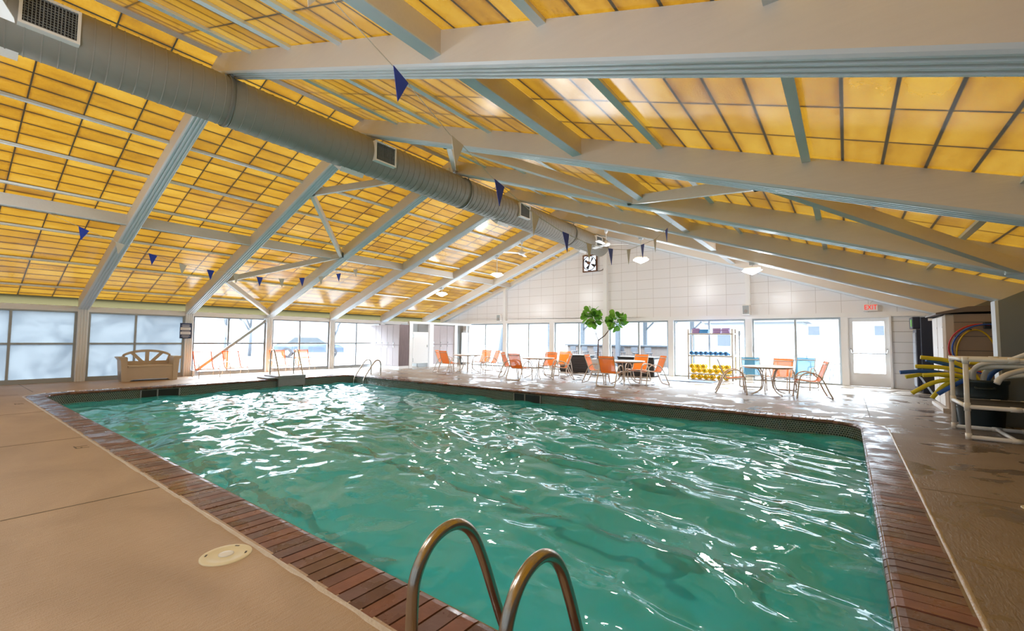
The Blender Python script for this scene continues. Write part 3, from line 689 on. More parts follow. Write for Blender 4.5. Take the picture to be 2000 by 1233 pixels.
# back and right walls (behind and beside the camera)
m = MB(); m.box((XL, YB-.1, 0), (XR, YB, .12)); m.box((XL, YB-.1, 2.05), (XR, YB, 2.2)); m.add([(XL, YB, 2.1), (XR, YB, 2.1), (XR, YB, gz(XR)), (XC, YB, gz(XC)), (XL, YB, gz(XL))], [(0, 1, 2, 3, 4)])
bx = [XL, -14.9, -12.3, -9.7, -7.1, -4.5, -1.9, .6, XR]
for x in bx: m.box((x-.12, YB-.1, 0), (x+.12, YB, 2.1))
struct(m.build('wall_back', 'white'))
for i in range(len(bx)-1):  # unseen frosted windows, added to give neutral fill light
    wn[0] += 1; w = struct(thing('window_%d' % wn[0], None, None)); a_, b_ = bx[i]+.12, bx[i+1]-.12; m = MB()
    for p, q in ((a_, a_+.05), (b_-.05, b_), ((a_+b_)/2-.025, (a_+b_)/2+.025)): m.box((p, YB-.06, .12), (q, YB-.01, 2.05))
    m.build('window_frame', 'alu', w)
    g = MB(); g.add([(b_, YB-.03, .12), (a_, YB-.03, .12), (a_, YB-.03, 2.05), (b_, YB-.03, 2.05)], [(0, 1, 2, 3)]); g.build('pane', 'frosted', w)
m = MB(); m.box((XR, YB, 0), (XR+.1, YE+.1, 2.2)); struct(m.build('wall_right', 'column_grey'))

# exit sign
t = thing('exit_sign', 'white exit sign with red letters above the glass door', 'sign', (.60, YE-.135, 2.335))
m = MB(); m.bbox((-.17, -.035, -.10), (.17, .03, .10), .012); m.build('sign_box', 'sign_white', t)
text('sign_letters', 'EXIT', 'exit_red', (0, -.037, 0), .20, (PI/2, 0, 0), t, .003, sx=.72)
m = MB(); m.tube(smooth_path([(.0, .0, .10), (.02, 0, .17), (.10, .0, .21), (.2, .03, .2)], 2), .006, 6); m.build('cable', 'string', t)
# speakers
sp0 = thing('wall_speaker', 'small white speaker on the right gable post', 'speaker', (-2.66, YE-.22, 2.37), group='white wall speakers')
m = MB(); m.bbox((-.12, -.10, -.17), (.12, .06, .17), .02); m.build('cabinet', 'sign_white', sp0)
m = MB(); m.box((-.095, -.106, -.14), (.095, -.098, .14)); m.build('grille', 'alu', sp0)
m = MB(); m.lathe([(.06, 0), (.06, .008), (.02, .004), (.001, .004)], (0, -.112, -.05), 20, 'y'); m.build('woofer', 'resin_grey', sp0)
dup(sp0, 'small white speaker on the left gable post', (-13.30, YE-.22, 2.33))
# exhaust fan
t = thing('exhaust_fan', 'square wall exhaust fan high in the gable with a glowing panel behind', 'fan', (-8.57, YE-.05, 4.55))
m = MB(); a = .33
for p, q in (((-a, -.04, -a*1.1), (-a+.05, .04, a*1.1)), ((a-.05, -.04, -a*1.1), (a, .04, a*1.1)), ((-a, -.04, a*1.1-.05), (a, .04, a*1.1)), ((-a, -.04, -a*1.1), (a, .04, -a*1.1+.05))): m.box(p, q)
m.build('fan_housing', 'rust', t)
m = MB(); m.tube([(.29*math.cos(q*PI/16), -.05, .30*math.sin(q*PI/16)) for q in range(32)], .02, 6, closed=True); m.build('fan_ring', 'dark', t)
m = MB(); m.lathe([(.07, -.09), (.07, .02)], (-.04, 0, .02), 16, 'y'); m.build('motor', 'rust', t)
m = MB()
for k in range(4):
    A = Matrix.Rotation(k*PI/2+.5, 4, 'Y')
    m.add([A @ Vector(p) for p in ((.05, -.01, -.02), (.26, -.035, -.07), (.27, .015, .06), (.05, .01, .02))], [(0, 1, 2, 3)])
m.build('fan_blades', 'dark', t)
m = MB()
for z in (-.28, -.20, -.12, -.04, .04, .12, .20, .28): m.box((-.29, .0, z-.003), (.29, .015, z+.003))
m.build('louvre_slats', 'alu_dark', t)
m = MB(); m.box((-.28, .03, -.31), (.28, .035, .31)); o = m.build('glow_panel', 'lamp_body', t)
o.data.materials[0] = pm('painted_daylight', (.8, .88, 1), .4, emit=2.2, ecol=(.75, .86, 1))  # glowing panel stands in for daylight behind the slats
m = MB(); m.tube(smooth_path([(.30, 0, -.30), (.36, -.02, -.37), (.5, -.02, -.36), (.60, 0, -.31)], 2), .012, 6); m.box((.60, -.03, -.35), (.70, .02, -.27)); m.build('power_cord', 'dark', t)

# ------------------------------------------------------------------ duct
t = thing('air_duct', 'grey spiral air duct hung under the roof ridge', 'duct', (-7.66, 0, 4.985))
R_ = .372; m = MB(); rings = []
ys_ = []; y = YB+.05
while y < 15.9:
    ys_ += [(y, 0), (y+.002, 0), (y+.124, 0), (y+.126, .0), (y+.131, .007), (y+.138, .007), (y+.143, 0)]; y += .145
for yy, dr in ys_: rings.append([((R_+dr)*math.cos(2*PI*j/40), yy-.03*math.cos(2*PI*j/40), (R_+dr)*math.sin(2*PI*j/40)) for j in range(40)])
m.loft(rings, True, True); m.build('duct_tube', 'duct', t)
def vent(y, w, hh, ang, parent):
    v = bpy.data.objects.new('vent_grille', None); C.objects.link(v); v.parent = parent
    A = Matrix.Translation((0, y, 0)) @ Matrix.Rotation(ang, 4, 'Y')      # local +X outwards
    x = R_+.03; m = MB(); q = .028
    for p0, p1 in (((x-.14, -w/2, -hh/2), (x+.008, -w/2+q, hh/2)), ((x-.14, w/2-q, -hh/2), (x+.008, w/2, hh/2)), ((x-.14, -w/2, hh/2-q), (x+.008, w/2, hh/2)), ((x-.14, -w/2, -hh/2), (x+.008, w/2, -hh/2+q))): m.box(p0, p1, A)
    fr = m.build('vent_frame', 'white', parent)
    m = MB(); m.box((x-.03, -w/2+q, -hh/2+q), (x-.025, w/2-q, hh/2-q), A); m.build('vent_core', 'black', fr)
    m = MB(); nn = int((w-2*q)/.028)
    for i in range(nn): yy = -w/2+q+(i+.5)*(w-2*q)/nn; m.box((x-.022, yy-.003, -hh/2+q), (x-.004, yy+.003, hh/2-q), A)
    nn = int((hh-2*q)/.03)
    for i in range(nn): zz = -hh/2+q+(i+.5)*(hh-2*q)/nn; m.box((x-.02, -w/2+q, zz-.002), (x-.010, w/2-q, zz+.002), A)
    m.build('vent_louvres', 'column_grey', fr)
    bpy.data.objects.remove(v)
for y in (.70, 5.38, 10.2, 15.0): vent(y, .50, .40, .0, t); vent(y-.45, .50, .40, PI*.70, t)
for y in (2.66, 8.0, 13.35):
    m = MB()
    for rr_, yy in ((.010, y-.03), (.020, y-.03), (.020, y+.03), (.010, y+.03)): pass
    o_ = len(m.v); pr4 = ((.009, -.028), (.018, -.028), (.018, .028), (.009, .028))
    m.loft([[((R_+dr)*math.cos(2*PI*j/40), y+dy-.03*math.cos(2*PI*j/40), (R_+dr)*math.sin(2*PI*j/40)) for j in range(40)] for dr, dy in pr4], False, True)
    m.bar((R_*.62, y-.01, R_*.72), (R_*.62, y-.01, .60), .008, .05, (0, 1, 0)); m.build('duct_strap', 'duct_seam', t)

# ------------------------------------------------------------------ pendants and ceiling fans
def pendant(X, Y, ztop, z, lab):
    # the far row burns brighter than the row over the camera
    t = thing('pendant_lamp', lab, 'lamp', (X, Y, 0), group='pendant lamps hung from the roof frames')
    m = MB(); m.box((-.06, -.05, ztop-.05), (.06, .05, ztop+.03)); m.build('canopy', 'flange', t)
    m = MB(); m.cyl((0, 0, z+.05), (0, 0, ztop), .014, 8); m.build('stem', 'white', t)
    m = MB(); m.lathe([(.17, .07), (.20, .06), (.20, .0), (.185, -.01)], (0, 0, z), 8, smooth=False); m.build('lamp_housing', 'lamp_body', t)
    m = MB(); m.lathe([(.24, .0), (.24, -.01), (.12, -.07), (.05, -.10), (.005, -.115)], (0, 0, z), 8, smooth=False); m.build('lamp_lens', 'lamp_glow', t)
    l = bpy.data.lights.new('lamp_light', 'POINT'); l.energy = 68 if Y > 5 else 42; l.color = (.92, .96, 1); l.shadow_soft_size = .2
    lo = bpy.data.objects.new('lamp_light', l); C.objects.link(lo); lo.location = (0, 0, z-.22); lo.parent = t
YF = YK(4)+.118
pendant(-4.91, YF, rafz(2.9), 3.76, 'lit pendant lamp right of the duct end, nearer the ridge')
pendant(-1.92, YF, rafz(5.88), 3.17, 'lit pendant lamp low on the right slope')
pendant(-10.53, YF, rafz(2.73), 3.76, 'lit pendant lamp on a long stem on the left slope')
pendant(-13.5, YF, rafz(5.7), 3.19, 'lit pendant lamp lowest on the left slope')
YN = YK(-1)+.118
pendant(-5.20, YN-.20, rafz(2.7), 3.70, 'lamp edge at the top left corner of the view')
pendant(-10.53, YN, rafz(2.73), 3.76, 'pendant lamp on the nearest frame, left of the ridge')
pendant(-1.92, YN-.1, rafz(5.88), 3.17, 'pendant lamp on the nearest frame, low on the right slope')
def cfan(X, Y, ztop, z, a0, lab):
    t = thing('ceiling_fan', lab, 'fan', (X, Y, 0), group='white ceiling fans')
    m = MB(); m.lathe([(.06, 0), (.05, -.08), (.02, -.12)], (0, 0, ztop), 16); m.build('canopy', 'white', t)
    m = MB(); m.cyl((0, 0, z+.05), (0, 0, ztop-.08), .013, 8); m.build('downrod', 'white', t)
    m = MB(); m.lathe([(.03, .12), (.06, .08), (.12, .05), (.13, 0), (.10, -.04), (.03, -.06)], (0, 0, z), 20); m.build('motor_housing', 'white', t)
    for k in range(3):
        A = Matrix.Translation((0, 0, z)) @ Matrix.Rotation(a0+k*2*PI/3, 4, 'Z') @ Matrix.Rotation(.18, 4, 'X')
        m = MB(); m.loft([[A @ Vector((x, s*w, zz)) for s, zz in ((-1, -.004), (1, -.004), (1, .004), (-1, .004))] for x, w in ((.11, .035), (.25, .06), (.60, .075), (.70, .06))]); m.build('fan_blade', 'white', t)
cfan(-6.05, YF, rafz(1.75), 4.36, .55, 'white ceiling fan beside the duct end')
cfan(-9.38, YF, rafz(1.58), 4.45, -.1, 'white ceiling fan on the left slope beyond the duct')
cfan(-6.05, YN, rafz(1.75), 4.50, .75, 'white ceiling fan at the upper left corner, nearest the camera')

# ------------------------------------------------------------------ pennant strings
def pennants(X, tbl, fl, lab):
    t = thing('pennant_string', lab, 'pennants', (X, 0, 0), group='pennant strings across the pool')
    MB().tube([(0, a, b) for a, b in tbl], .004, 6).build('cord', 'string', t)
    ysx = [a for a, b in tbl]; zsx = [b for a, b in tbl]
    for i, (y, col, w, h) in enumerate(fl):
        z0, z1 = float(np.interp(y-w/2, ysx, zsx)), float(np.interp(y+w/2, ysx, zsx))
        sl = (z1-z0)/w; tip = y+sl*h*.35; th = .0025
        m = MB(); A = [(.006, y-w/2, z0+.004), (.006, y+w/2, z1+.004), (.006+.05*(random.random()-.5), tip, (z0+z1)/2-h)]
        m.loft([[(p[0]-th, p[1], p[2]) for p in A], [(p[0]+th, p[1], p[2]) for p in A]])
        o = m.build('pennant', 'flag_'+col, t); o['label'] = col+' triangular pennant'
k_ = 2.85/4.4
raw = [(2.51, 5.0), (3.34, 4.67), (3.57, 4.56), (4.35, 4.18), (4.6, 4.12), (5.32, 3.84), (5.58, 3.78), (6.4, 3.56), (7.44, 3.42), (7.68, 3.42), (8.5, 3.38), (9.67, 3.46), (10.78, 3.63), (11.72, 3.93), (12.75, 4.27), (13.83, 4.8), (14.79, 5.39)]
tbl = [(1.35, 3.87)]+[(a*k_, 1.3+(b-1.3)*k_) for a, b in raw]
fl = [(1.50, 'white', .16, .25), (2.235, 'blue', .155, .25), (2.90, 'white', .16, .25), (3.53, 'blue', .165, .25), (4.2, 'white', .16, .25), (4.9, 'blue', .165, .25), (5.55, 'white', .16, .26), (6.26, 'blue', .165, .25), (6.97, 'white', .16, .25), (7.60, 'blue', .165, .25), (8.25, 'white', .16, .25), (8.93, 'blue', .16, .25)]
pennants(-2.85, tbl, fl, 'string of blue and white pennants crossing near the camera, right of the duct')
kk = 12.72/12.5
raw = [(1.32, 3.72), (1.80, 3.53), (1.95, 3.47), (2.45, 3.30), (2.96, 3.16), (3.11, 3.13), (3.6, 3.0), (4.16, 2.94), (4.32, 2.94), (5.4, 2.90), (6.0, 2.94), (6.61, 3.04), (7.2, 3.16), (7.86, 3.36), (8.54, 3.65), (8.8, 3.78)]
tbl = [(a*kk, 1.3+(b-1.3)*kk) for a, b in raw]
fl = [(1.90, 'blue', .17, .25)]+[(2.49+.585*i, 'white' if i % 2 == 0 else 'blue', .165, .25) for i in range(11)]
pennants(-12.72, tbl, fl, 'string of blue and white pennants crossing over the far left pool end')

# ------------------------------------------------------------------ ladders
def ladder_rails(foot, ctrl, sep, axis, treads, rad, mat, lab, loc, rz, wallz=0, flangeplate=True):
    """ctrl: list of (forward, z) points; rails separated along local x"""
    t = thing('pool_ladder', lab, 'ladder', loc, rz)
    for s in (-1, 1):
        m = MB(); P = smooth_path([(s*sep/2, a, b) for a, b in ctrl], 3); m.tube(P, rad, 16); m.build('handrail', mat, t)
        if flangeplate:
            m = MB(); m.lathe([(rad*2.1, 0), (rad*2.1, .008), (rad*1.2, .02)], (s*sep/2, ctrl[0][0], ctrl[0][1]+.0005), 20); m.build('deck_flange', mat, t)
    for z in treads:
        m = MB(); m.bbox((-sep/2, ctrl[-1][0]-.04, z), (sep/2, ctrl[-1][0]+.04, z+.025), .006); m.build('tread', mat, t)
ladder_rails(0, [(0, 0), (0, .22), (0, .40), (.01, .485), (.08, .58), (.20, .605), (.30, .545), (.37, .41), (.44, .24), (.51, .07), (.60, -.09), (.65, -.22), (.65, -.45), (.65, -1.25)], .40, 'y', (-.50, -.80, -1.1), .0215, 'steel',
             'bronze-toned steel pool ladder handrails in the foreground', (-1.01, 1.05, 0), 0)
ladder_rails(0, [(0, 0), (0, .25), (.0, .42), (.06, .52), (.18, .53), (.28, .46), (.46, .22), (.58, .05), (.68, -.10), (.70, -.22), (.70, -.45), (.70, -1.25)], .56, 'y', (-.5, -.8, -1.1), .021, 'steel_far',
             'steel pool ladder on the far side near the lockers', (-13.50, 9.80, 0), PI)
ladder_rails(0, [(0, 0), (0, .5), (.0, .70), (.10, .82), (.24, .80), (.36, .58), (.50, .28), (.62, .02), (.68, -.15), (.68, -.4), (.68, -1.2)], .76, 'y', (-.5, -.8, -1.1), .021, 'steel_far',
             'steel pool ladder over the grey step block at the left end', (-14.86, 7.14, .09), -PI/2)
t = thing('step_block', 'grey concrete step block at the left pool end under the ladder', 'block', (0, 0, 0))
m = MB(); m.bbox((-15.05, 6.66, .001), (-14.12, 7.56, .095), .01); m.build('block_top', 'stone_grey', t)
m = MB(); m.box((-14.205, 6.70, -.23), (-14.13, 7.54, .003)); m.build('block_face', 'stone_grey', t)
m = MB(); m.bbox((-15.0, 6.42, .001), (-14.2, 6.65, .05), .01); m.build('lower_step', 'stone_grey', t)

# ------------------------------------------------------------------ chairs and tables
def make_chair(slm, lab, name='sling_chair'):
    t = thing(name, lab, 'chair', group='sling chairs round the tables'); hw_ = .28; tr = .016
    fr = MB(); side = [(hw_, .27, 0), (hw_, .235, .30), (hw_, .21, .50), (hw_, .14, .60), (hw_, -.02, .635), (hw_, -.17, .57), (hw_, -.27, .40), (hw_, -.34, .20), (hw_, -.42, .03), (hw_-.05, -.435, tr), (0, -.435, tr)]
    P = side+[(-x, y, z) for x, y, z in reversed(side[:-1])]
    fr.tube(smooth_path(P, 2), tr, 8); fr.build('arm_and_leg_frame', 'chair_frame', t)
    rl = [(0, .26, .40), (0, .22, .435), (0, .02, .405), (0, -.14, .385), (0, -.21, .42), (0, -.26, .56), (0, -.33, .76), (0, -.375, .90)]
    sm_ = smooth_path(rl, 2)
    for s in (-1, 1):
        m = MB(); m.tube([(s*.235, p.y, p.z) for p in sm_], .0115, 8); m.build('sling_rail', 'chair_frame', t)
    for w_, y_, z_ in ((.235, .25, .405), (.28, -.19, .385), (.235, -.345, .83), (.28, .225, .36)):
        m = MB(); m.tube([(-w_, y_, z_), (w_, y_, z_)], .0115, 8); m.build('crossbar', 'chair_frame', t)
    cut = next(i for i, p in enumerate(sm_) if p.y < -.17)
    def sheet(pts):
        m = MB(); rings = []
        for p in pts: rings.append([(x, p.y+.012*(1-(x/.23)**2)*0, p.z-.02*(1-(x/.225)**2)*(1 if p.z < .45 else 0)) for x in np.linspace(-.228, .228, 7)])
        o_ = len(m.v); k = 7
        for q in rings: m.v += q
        for i in range(len(rings)-1):
            for j in range(k-1): m.f.append((i*k+j, i*k+j+1, (i+1)*k+j+1, (i+1)*k+j)); m.sm.append(True)
        return m
    sheet(sm_[:cut+1]).build('seat', slm, t); sheet(sm_[cut:]).build('backrest', slm, t)
    return t
def face(x, y, tx, ty): return math.atan2(ty-y, tx-x)-PI/2
orange = make_chair('sling_orange', '')
bluec = make_chair('sling_blue', '')
used = {'o': False, 'b': False}
def chair(x, y, tx, ty, lab, kind='o', twist=0):
    src = orange if kind == 'o' else bluec; rz = face(x, y, tx, ty)+twist
    if not used[kind]: used[kind] = True; src.location = (x, y, 0); src.rotation_euler = (0, 0, rz); src['label'] = lab
    else: dup(src, lab, (x, y, 0), rz)
T1, T2, T3, T4 = (-11.92, 12.92), (-8.38, 12.58), (-5.34, 12.78), (-1.57, 12.68)
TR = .57
def table(c, lab, first=[None]):
    if first[0]: dup(first[0], lab, (c[0], c[1], 0), 0); return
    t = thing('patio_table', lab, 'table', (c[0], c[1], 0), group='round white patio tables'); first[0] = t
    m = MB(); m.lathe([(.02, .67), (TR-.03, .67), (TR, .673), (TR+.004, .682), (TR, .692), (TR-.02, .695), (.02, .693)], n=48); m.build('table_top', 'table_top', t)
    m = MB(); m.tube([((TR-.06)*math.cos(a*PI/16), (TR-.06)*math.sin(a*PI/16), .658) for a in range(32)], .012, 8, closed=True); m.build('rim_ring', 'chair_frame', t)
    for k in range(4):
        a = PI/4+k*PI/2; ca, sa = math.cos(a), math.sin(a)
        for off in (-.06, .06):
            pass
        pr = [(.34, .665), (.24, .60), (.18, .46), (.165, .30), (.20, .15), (.30, .06), (.46, .015)]
        m = MB(); m.tube(smooth_path([(ca*q, sa*q, z) for q, z in pr], 2), .0135, 8); m.build('leg', 'chair_frame', t)
    m = MB(); m.tube([(.165*math.cos(a*PI/8), .165*math.sin(a*PI/8), .36) for a in range(16)], .010, 6, closed=True); m.build('leg_ring', 'chair_frame', t)
table(T1, 'round white table leftmost, near the lockers'); table(T2, 'round white table in front of the dark deck box, second from left')
table(T3, 'round white table third from left, beside the fig tree'); table(T4, 'round white table rightmost, with blue chairs behind')
chair(-12.03, 12.08, *T1, 'orange chair nearest the pool, left of the leftmost table'); chair(-12.72, 12.50, *T1, 'orange chair on the far left, behind its neighbour at the leftmost table')
chair(-11.98, 13.82, *T1, 'orange chair on the window side of the leftmost table'); chair(-11.28, 13.48, *T1, 'orange chair on the right of the leftmost table', twist=.35)
chair(-8.52, 11.78, *T2, 'orange chair nearest the pool at the second table from left', twist=.15); chair(-9.22, 12.28, *T2, 'pale orange chair at the left end of the second table')
chair(-8.55, 13.48, *T2, 'orange chair behind the second table from left'); chair(-7.64, 12.82, *T2, 'orange chair at the right end of the second table from left', twist=.35)
chair(-8.72, 14.75, T2[0], T2[1], 'orange chair pushed back toward the deck box behind the second table')
chair(-5.42, 11.94, *T3, 'orange chair with its back to the pool at the third table', twist=.12); chair(-6.12, 12.55, *T3, 'pale orange chair in front of the fig tree, left of the third table', twist=-.15)
chair(-5.35, 13.70, *T3, 'orange chair on the window side of the third table', twist=-.1); chair(-4.66, 13.12, *T3, 'orange chair at the right of the third table', twist=.25)
chair(-2.30, 12.42, T4[0], T4[1], 'orange chair left of the rightmost table', twist=-.1); chair(-.74, 12.62, *T4, 'orange chair right of the rightmost table, seen side-on', twist=.30)
chair(-1.42, 13.62, *T4, 'bright orange chair behind the rightmost table'); chair(-2.08, 13.85, *T4, 'teal-blue chair behind the rightmost table on its left', 'b', -.1); chair(-1.02, 14.85, *T4, 'teal-blue chair behind the rightmost table on its right', 'b')
orange.scale = bluec.scale = (1, 1, .95)
for o_ in C.objects:
    if o_.get('category') == 'chair' and o_.name.startswith('sling_'): o_.scale = (1, 1, .95)

# low chairs by the left windows, facing the pool (+x)
def lowchair():
    t = thing('lounge_chair', '', 'chair', group='low orange chairs by the left windows'); w = .29; rd = .011
    m = MB()
    for s in (-1, 1):
        m.tube(smooth_path([(.30, s*w, 0), (.28, s*w, .30), (.22, s*w, .46), (.0, s*w, .48), (-.28, s*w, .44)], 2), rd, 8); m.tube([(-.30, s*w, .0), (-.22, s*w, .30)], rd, 8)
    m.tube([(.29, -w, .26), (.29, w, .26)], rd, 8); m.tube([(-.24, -w, .24), (-.24, w, .24)], rd, 8); m.build('frame', 'chair_frame', t)
    pts = [(.28, .28), (.1, .25), (-.18, .24)]; bk = [(-.18, .24), (-.28, .45), (-.40, .74), (-.44, .82)]
    for s in (-1, 1):
        m = MB(); m.tube(smooth_path([(a, s*(w-.035), b) for a, b in pts+bk[1:]], 2), .016, 8); m.build('sling_edge', 'sling_orange', t)
    for nm, q in (('seat', pts), ('backrest', bk)):
        m = MB(); P = smooth_path([(a, 0, b) for a, b in q], 1); o_ = 0
        for p in P: m.v += [(p.x, -w+.035, p.z), (p.x, w-.035, p.z)]
        for i in range(len(P)-1): m.f.append((2*i, 2*i+1, 2*i+3, 2*i+2)); m.sm.append(True)
        m.build(nm, 'sling_sheer', t)
    m = MB(); m.tube([(-.435, -w+.03, .81), (-.435, w-.03, .81)], .012, 8); m.build('top_bar', 'sling_orange', t)
    return t
lc = lowchair(); lc.location = (-16.50, 5.52, 0); lc['label'] = 'low orange chair leftmost by the clear windows, under the brace'; lc.rotation_euler = (0, 0, 0)
dup(lc, 'low orange chair second from left by the clear windows', (-16.62, 6.42, 0), .05)
dup(lc, 'low orange chair behind the left handrail of the end ladder', (-16.75, 7.95, 0), -.2)
dup(lc, 'low orange chair behind the right handrail of the end ladder', (-16.80, 8.92, 0), -.15)

# ------------------------------------------------------------------ storage bench (faces +x)
t = thing('storage_bench', 'tan resin storage bench with arched open back by the frosted windows', 'bench', (-16.62, 4.06, 0), rz=-.05)
L_ = 1.10
m = MB(); poly = [(-L_/2+.08, 0), (-L_/2+.14, .05), (0, .065), (L_/2-.14, .05), (L_/2-.08, 0), (L_/2-.02, 0), (L_/2-.02, .40), (-L_/2+.02, .40), (-L_/2+.02, 0)]
m.prism(poly, .26, .28, 'x'); m.box((-.24, -L_/2+.04, .06), (.265, L_/2-.04, .38)); m.build('chest', 'resin_tan', t)
m = MB(); m.bbox((-.22, -L_/2+.03, .395), (.30, L_/2-.03, .45), .012); m.build('seat_lid', 'resin_tan', t)
for s in (-1, 1):
    m = MB(); y0 = s*(L_/2-.02); y1 = s*(L_/2+.09)
    m.prism([(y0, 0), (y1, 0), (y1+s*.04, .60), (y1+s*.10, .68), (y1+s*.10, .705), (y0+s*.02, .70), (y0, .66)], -.27, .30, 'x'); o = m.build('arm', 'resin_tan', t)
    for q in (-.2, -.08, .04, .16):
        m = MB(); m.box((q, y1+s*.0, .04), (q+.05, y1+s*.02, .60)); m.build('arm_rib', 'resin_grey', o)
# arched back with cut-outs (wagon-wheel spokes)
m = MB(); cx_, x0, x1 = 0, -.29, -.23
def backz(y): return .70+.26*math.sqrt(max(0, 1-(y/(L_/2+.08))**2))*1.0-.06
ysb = np.linspace(-L_/2-.02, L_/2+.02, 25)
m.loft([[(x0, y, backz(y)-.07), (x1, y, backz(y)-.07), (x1, y, backz(y)), (x0, y, backz(y))] for y in ysb]); m.box((x0, -L_/2, .38), (x1, L_/2, .56))
for a, b in ((0, 0), (-.36, -.12), (.36, .12)):
    m.bar(((x0+x1)/2, b, .54), ((x0+x1)/2, a, backz(a)-.04), .09 if a == 0 else .08, .06, (1, 0, 0))
for s in (-1, 1): m.bar(((x0+x1)/2, s*.50, .54), ((x0+x1)/2, s*.56, .72), .07, .06, (1, 0, 0))
m.build('arched_back', 'resin_tan', t)

# rules sign on the post
t = thing('rules_sign', 'navy rules board with white panels on the fluted window post', 'sign', (XL+.14, 5.16, 1.49), 0)
m = MB(); m.box((-.02, -.16, -.25), (.0, .16, .25)); m.build('board', 'sign_navy', t)
for z0, z1 in ((.02, .11), (-.12, -.03)):
    m = MB(); m.box((0, -.145, z0), (.004, .135, z1)); m.build('white_panel', 'sign_white', t)
for i, (z, w) in enumerate(((.20, .10), (.17, .12), (.15, .09), (.13, .12), (-.01, .11), (-.15, .10), (-.18, .12), (-.21, .08))): m = MB(); m.box((0, -w, z-.006), (.003, w, z+.006)); m.build('text_line', 'sign_text', t)
m = MB()
for z in (.085, .06, .04, -.05, -.075, -.10): m.box((.004, -.12, z-.003), (.006, .11, z+.003))
m.build('panel_text', 'sign_text', t)

# ------------------------------------------------------------------ lockers and changing enclosure
def locker_unit(name_lab, x0, x1, y0, y1, z0, z1, face_, n_, lab):
    t = thing('locker_bank', lab, 'lockers')
    m = MB(); m.box((x0, y0, z0), (x1, y1, z1)); m.build('carcass', 'locker_side', t)
    m = MB(); m.box((x0-.0, y0, 0), (x1, y1, z0)) ; m.build('plinth', 'white', t)
    for i in range(n_):
        for j in range(2):
            zz0 = z0+.01+j*(z1-z0)/2; zz1 = z0+(j+1)*(z1-z0)/2-.005; m = MB(); q = MB()
            if face_ == 'y':
                a = x0+.005+i*(x1-x0)/n_; b = x0+(i+1)*(x1-x0)/n_-.005
                m.bbox((a, y0-.022, zz0), (b, y0-.001, zz1), .003); hz = zz0+.07 if j else zz1-.07
                d = m.build('locker_door', 'locker', t); q.lathe([(.022, 0), (.022, .012), (.012, .02)], (a+.04, y0-.042, hz), 12, 'y'); q.box((a+.03, y0-.04, hz-.015), (a+.05, y0-.02, hz+.05))
            else:
                a = y0+.005+i*(y1-y0)/n_; b = y0+(i+1)*(y1-y0)/n_-.005
                m.bbox((x1+.001, a, zz0), (x1+.022, b, zz1), .003); hz = zz0+.07 if j else zz1-.07
                d = m.build('locker_door', 'locker', t); q.lathe([(.022, 0), (.022, .012), (.012, .02)], (x1+.022, a+.04, hz), 12, 'x'); q.box((x1+.02, a+.03, hz-.015), (x1+.04, a+.05, hz+.05))
            q.build('latch', 'chrome', d)
    return t
LX, LY = -15.28, 12.25
locker_unit('', -17.30, LX, LY, LY+.52, .12, 1.90, 'y', 5, 'bank of pale wood-grain lockers by the left windows')
# partition running along y at x = LX-.. to the end wall
t = thing('changing_partition', 'white framed partition with a door beside the lockers', 'partition')
PXP = -15.30
yq = [12.82, 14.05, 14.30, 15.72]
m = MB(); m.box((PXP-.09, 12.80, 0), (PXP+.02, 12.98, 2.03)); m.box((PXP-.09, 13.98, 0), (PXP+.02, 14.22, 2.03)); m.box((PXP-.09, 15.62, 0), (PXP+.02, 15.80, 2.03)); m.box((PXP-.09, 16.66, 0), (PXP+.02, 16.74, 2.03)); m.box((PXP-.12, 12.78, 1.97), (PXP+.04, 16.76, 2.06)); m.build('partition_frame', 'white', t)
m = MB(); m.bbox((PXP-.05, 13.02, .20), (PXP-.01, 13.92, 1.60), .005); d = m.build('door_leaf', 'beam_white', t)
for z in (.35, 1.42):
    m = MB(); m.box((PXP-.01, 12.98, z-.08), (PXP+.01, 13.05, z+.08)); m.build('hinge', 'galv', d)
m = MB(); m.box((PXP-.01, 13.84, .92), (PXP+.03, 13.88, 1.02)); m.build('latch', 'galv', d)
m = MB(); m.bbox((PXP-.05, 16.15, .15), (PXP-.01, 16.60, 1.62), .005); m.build('side_leaf', 'beam_white', t)
m = MB(); m.box((-17.4, 14.02, 0), (PXP-.1, 14.08, 2.03)); m.box((PXP-.9, 14.0, 0), (PXP-.85, 16.7, 2.0)); m.build('inner_wall', 'grey_wall', t)
locker_unit('', PXP-.55, PXP-.06, 14.24, 15.60, .14, 1.93, 'x', 3, 'narrow bank of dark wood-grain lockers set in the white partition')

# ------------------------------------------------------------------ deck boxes, mat, plant
def deckbox(x0, x1, y0, y1, h, lab, endmat=None):
    t = thing('deck_box', lab, 'deck box', group='dark plastic deck boxes'); m = MB(); m.bbox((x0+.02, y0+.02, 0), (x1-.02, y1-.02, h-.06), .01); m.build('box_body', 'deckbox', t)
    m = MB()
    for i in range(6): z = .05+i*(h-.13)/6; m.bbox((x0+.01, y0, z), (x1-.01, y0+.03, z+(h-.13)/6-.012), .004)
    m.build('front_slats', 'deckbox', t)
    m = MB(); m.bbox((x0, y0-.01, h-.06), (x1, y1+.01, h), .01); m.build('lid', 'deckbox', t)
    if endmat:
        m = MB(); m.box((x1-.005, y0+.05, .03), (x1+.015, y1-.02, h-.08)); e = m.build('end_panel', endmat, t)
        for i in range(5):
            m = MB(); m.box((x1+.012, y0+.12, .12+i*.1), (x1+.02, y1-.08, .125+i*.1)); m.build('groove', 'alu', e)
deckbox(-9.55, -8.22, 15.95, 16.55, .70, 'dark slatted deck box between the second table and the fig tree')
deckbox(-6.95, -5.55, 15.85, 16.5, .70, 'dark deck box with pale end panel behind the third table', 'deckbox_end')
